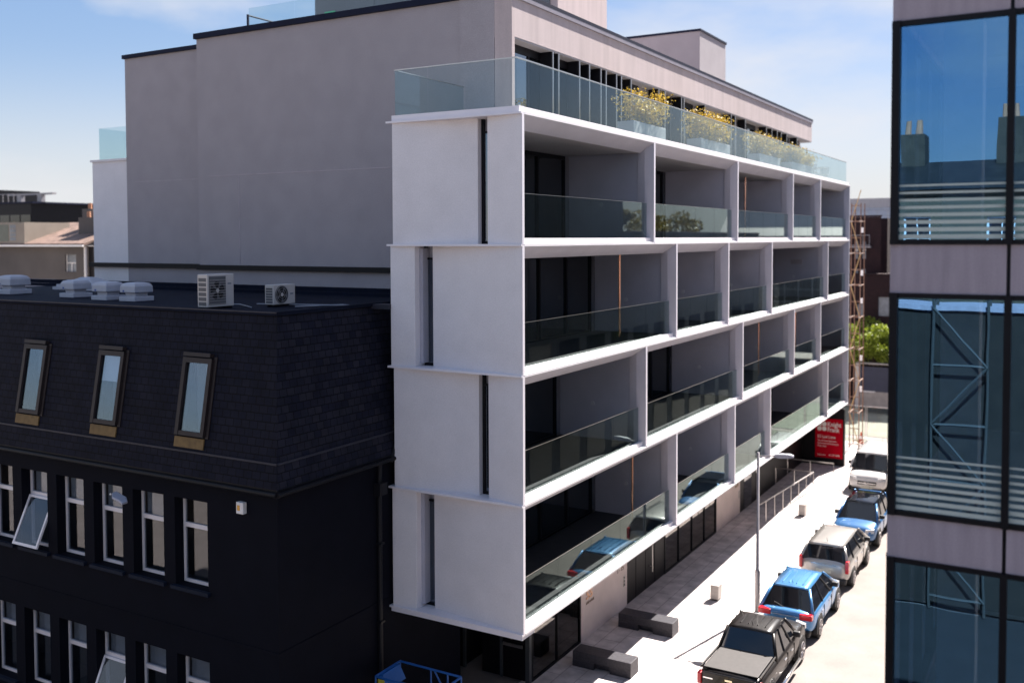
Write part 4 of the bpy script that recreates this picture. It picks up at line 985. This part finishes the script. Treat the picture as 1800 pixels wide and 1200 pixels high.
cream = mat('cream_render', (.28, .24, .20), .8, .08, 1)
MB().box(5.5, 11.3, -.35, 3, 12.72, 14.1).build('dormer', cream, t)
o = MB().box(8.3, 9.6, -.37, -.352, 12.85, 13.95).build('dormer_window', mat('dormer_louvre', (.16, .17, .14), .7), t)
o2 = MB()
for j in range(3):
    for k_ in range(4): o2.box(9.75+j*.22, 9.93+j*.22, -.37, -.352, 12.9+k_*.27, 13.12+k_*.27)
o2.build('dormer_panes', winm, t)
MB().tube((7.0, -.9, 13.1), (7.0, -.4, 13.1), .45, k=18).build('satellite_dish', mat('dish_grey', (.1, .09, .1), .5), t)
t = thing('black_glass_office', (-92, 34, 0), 'low black modern office with dark glass and rooftop box on the far left horizon', 'building')
MB().box(0, 22.6, 0, 9, 0, 16.2).build('wall', blackm, t)
o = MB()
for j in range(14): o.box(1+j*1.55, 2.4+j*1.55, -.04, -.001, 13.2, 15.2)
o.build('window', dglass, t)
MB().box(-2, 13.6, 1, 7, 16.201, 17.75).build('rooftop_box', blackm, t)
MB().box(14.0, 23.0, -.1, 9.1, 16.202, 16.35).build('roof_edge', navy, t)
o = MB()
for j in range(8): o.tube((14.2+j*.8, .2, 16.3), (14.2+j*.8, .2, 17.1), .03, k=5)
o.path([(14.2, .2, 17.1), (19.8, .2, 17.1)], .03, 5).build('roof_rail', sl_m, t)
MB().box(16.8, 23.5, 1.5, 1.9, 17.05, 17.2).box(18.3, 18.9, 1.5, 1.9, 16.35, 17.05).box(21.3, 21.9, 1.5, 1.9, 16.35, 17.05).build('window_cleaning_track', sl_m, t)
B(11.0, 12.3, -.1, -.05, 13.6, 14.5).build('lit_panel', cream, t)
t = thing('blue_roof_house', (-92, 60, 0), 'distant low roof with bluish slates on the left horizon', 'building')
MB().prism([(0, 0), (0, 12.8), (5, 14.0), (10, 12.8), (10, 0)], 'x', 0, 14).build('wall', mat('distant_blue', (.10, .13, .2), .8), t)
tag(B(-50, -41, 12, 12.3, 0, 10.6).build('rubble_wall', mat('pale_rubble', (.45, .38, .30), .9, .3, 6, fine=.2)), 'pale sunlit rubble wall top just behind the black roof on the left', 'wall')

# ------------------------------------------------------------------ houses behind the viewpoint (seen mirrored in the windows)
butter = mat('butter_render', (.15, .12, .08), .85, .15, .8); slate_b = brick('slate_terrace', 'xz', (.016, .014, .013), (.024, .021, .019), (.01, .01, .01), .3, .2, .01, .6, .5)
lbl = ['brown rendered terraced house with white sashes reflected in the upper tower windows', 'brown brick terraced house reflected in the lower tower windows', 'cream terraced house opposite the black office, seen only in its window reflections']
bricky = brick('brown_brick', 'xz', (.045, .033, .022), (.06, .042, .028), (.07, .06, .05), .24, .08, .01, .85, .3)
for i, (x0, x1, m_, zt2) in enumerate(((1.5, 13, mat('brown_house_render', (.09, .07, .045), .85, .2, .8), 14.7), (13.1, 24, bricky, 13.6), (-30, -6, butter, 11))):
    y0 = -31.; t = thing('terraced_house', (x0, y0, 0), lbl[i], 'house', 'terraced houses across the road')
    ln = x1-x0; hs = []
    for z0 in [zt2-2.6-3.2*j for j in range(4)]:
        x = 1.0
        while x < ln-1.5: hs.append((x, x+1.0, z0, z0+1.6)); x += 2.9
    MB().wall(lambda u, v, d: (u, -d, v), 0, ln, 0, zt2, hs, .15).quad((0, -8, 0), (ln, -8, 0), (ln, -8, zt2), (0, -8, zt2)).quad((0, -8, 0), (0, 0, 0), (0, 0, zt2), (0, -8, zt2)).quad((ln, -8, 0), (ln, 0, 0), (ln, 0, zt2), (ln, -8, zt2)).build('wall', m_, t)
    for h in hs:
        o = MB().box(h[0], h[1], -.17, -.15, h[2], h[3]).build('window', dglass, t)
        MB().box(h[0], h[0]+.07, -.149, -.10, h[2], h[3]).box(h[1]-.07, h[1], -.149, -.10, h[2], h[3]).box(h[0]+.07, h[1]-.07, -.149, -.10, h[2], h[2]+.08).box(h[0]+.07, h[1]-.07, -.149, -.10, h[3]-.07, h[3]).box(h[0]+.07, h[1]-.07, -.149, -.10, (h[2]+h[3])/2-.04, (h[2]+h[3])/2+.04).box((h[0]+h[1])/2-.02, (h[0]+h[1])/2+.02, -.145, -.11, h[2]+.08, h[3]-.07).build('frame', bw, o)
    MB().prism([(.3, zt2), (-4, zt2+1.35), (-8.3, zt2)], 'x', 0, ln).build('roof', slate_b, t)
    ca, cb_ = (3.3, 6.9) if i == 0 else (.2, ln-1.3)
    c_ = MB().box(ca, ca+.9, -4.6, -3.4, zt2, zt2+2.5).box(cb_, cb_+1.0, -4.6, -3.4, zt2, zt2+3.0).build('chimney', bricky, t)
    o = MB()
    for x in (ca+.25, ca+.65): o.tube((x, -4, zt2+2.5), (x, -4, zt2+3.1), .13, .1, 8)
    for x in (cb_+.25, cb_+.7): o.tube((x, -4, zt2+3.0), (x, -4, zt2+3.6), .13, .1, 8)
    o.build('chimney_pots', bpy.data.materials['clay_pot'], c_)

# ------------------------------------------------------------------ across the street (seen mirrored in the balustrades)
cladm = brick('opposite_cladding', 'yz', (.10, .105, .11), (.13, .135, .14), (.04, .04, .04), 1.5, 3.0, .02, .5, .3, off=0)
t = thing('louvred_office', (10.5, 15.8, 0), 'dark clad office with louvre bands across the street, mirrored in the glass balustrades', 'building')
MB().box(0, 7, 0, 15.0, 0, 15.3).build('wall', cladm, t)
MB().box(0, 7, 15.01, 42, 0, 13.25).build('low_wall', cladm, t)
MB().box(-.06, .3, 15.1, 42, 13.251, 13.32).build('parapet_cap', conc, t)
o = MB()
for j in range(14):
    for (a, b_) in ((1, 14.2), (16, 27), (29, 41)): o.box(-.05, -.001, a, b_, 9.6+j*.18, 9.7+j*.18)
o.build('louvre_band', navy, t)
for z0 in (1.0, 5.2):
    for j in range(13):
        B(-.03, -.002, 1+j*3.1, 3.2+j*3.1, z0, z0+2.6).build('window', dglass, t)
gold = leafmat('golden_leaves', (.10, .10, .02), (.34, .24, .06))
bark2 = mat('bark_dark', (.08, .06, .045), .9, .3)
for i, (x, y, h_) in enumerate(((17.5, 38, 15.6), (17.8, 44, 15.0), (18, 50, 16.0), (18.5, 57, 15.4))):
    rng = random.Random(40+i)
    t = thing('broadleaf_tree', (x, y, 0), 'golden green tree behind the louvred office, mirrored in the top balustrade, '+('nearest', 'second', 'third', 'farthest')[i], 'tree', 'trees mirrored in the top balustrade')
    tr_ = MB().tube((0, 0, 0), (0, 0, 10), .3, .18, 8)
    for q in range(7):
        a = 2*math.pi*q/7; tr_.tube((0, 0, 9.5), (math.cos(a)*2, math.sin(a)*2, h_-2), .12, .03, 5)
    tr_.build('trunk', bark2, t)
    blobs = [(rng.uniform(-2.4, 2.4), rng.uniform(-2.4, 2.4), rng.uniform(10.5, h_-.8), rng.uniform(.6, 1.2)) for _ in range(18)]
    lb = MB(); leaves(lb, 3500, ft, .28, rng); lb.build('crown', gold, t)

annx = mat('dark_brown_brick', (.020, .014, .010), .9, .3, 2)
t = thing('dark_brick_annexe', (1.4, -29.5, 0), 'dark brown brick annexe mirrored low in the tower windows', 'building')
MB().box(0, 20, 0, 2.2, 0, 10.4).build('wall', annx, t)
MB().box(-.1, 20.1, -.1, 2.3, 10.401, 10.55).build('coping', conc, t)
for x in (2.2, 11.2, 15.0): MB().box(x, x+1.3, 2.201, 2.25, 6.2, 8.2).build('window', winm, t)
t = thing('aluminium_scaffold', (7.0, -26.9, 0), 'pale aluminium scaffold tower mirrored in the middle tower window', 'scaffolding')
alm = mat('aluminium_tube', (.055, .050, .045), .6, .05)
for x in (0, 1.7):
    for y in (0, -.9): MB().tube((x, y, 0), (x, y, 10.9), .05, k=8).build('standard', alm, t)
for j in range(5):
    MB().tube((0, 0, .5+j*2), (1.7, 0, .5+j*2), .05, k=6).build('ledger', alm, t)
    MB().tube((0 if j % 2 else 1.7, .05, .5+j*2), (1.7 if j % 2 else 0, .05, 2.5+j*2), .045, k=6).build('brace', alm, t)
struct(B(2.3, 30, -27.2, -5.6, -.0985, -.05).build('yard', mat('dark_reflected_ground', (.014, .013, .013), .9, .2, 1)))  # unseen dark ground, added to darken reflections in the lower tower panes
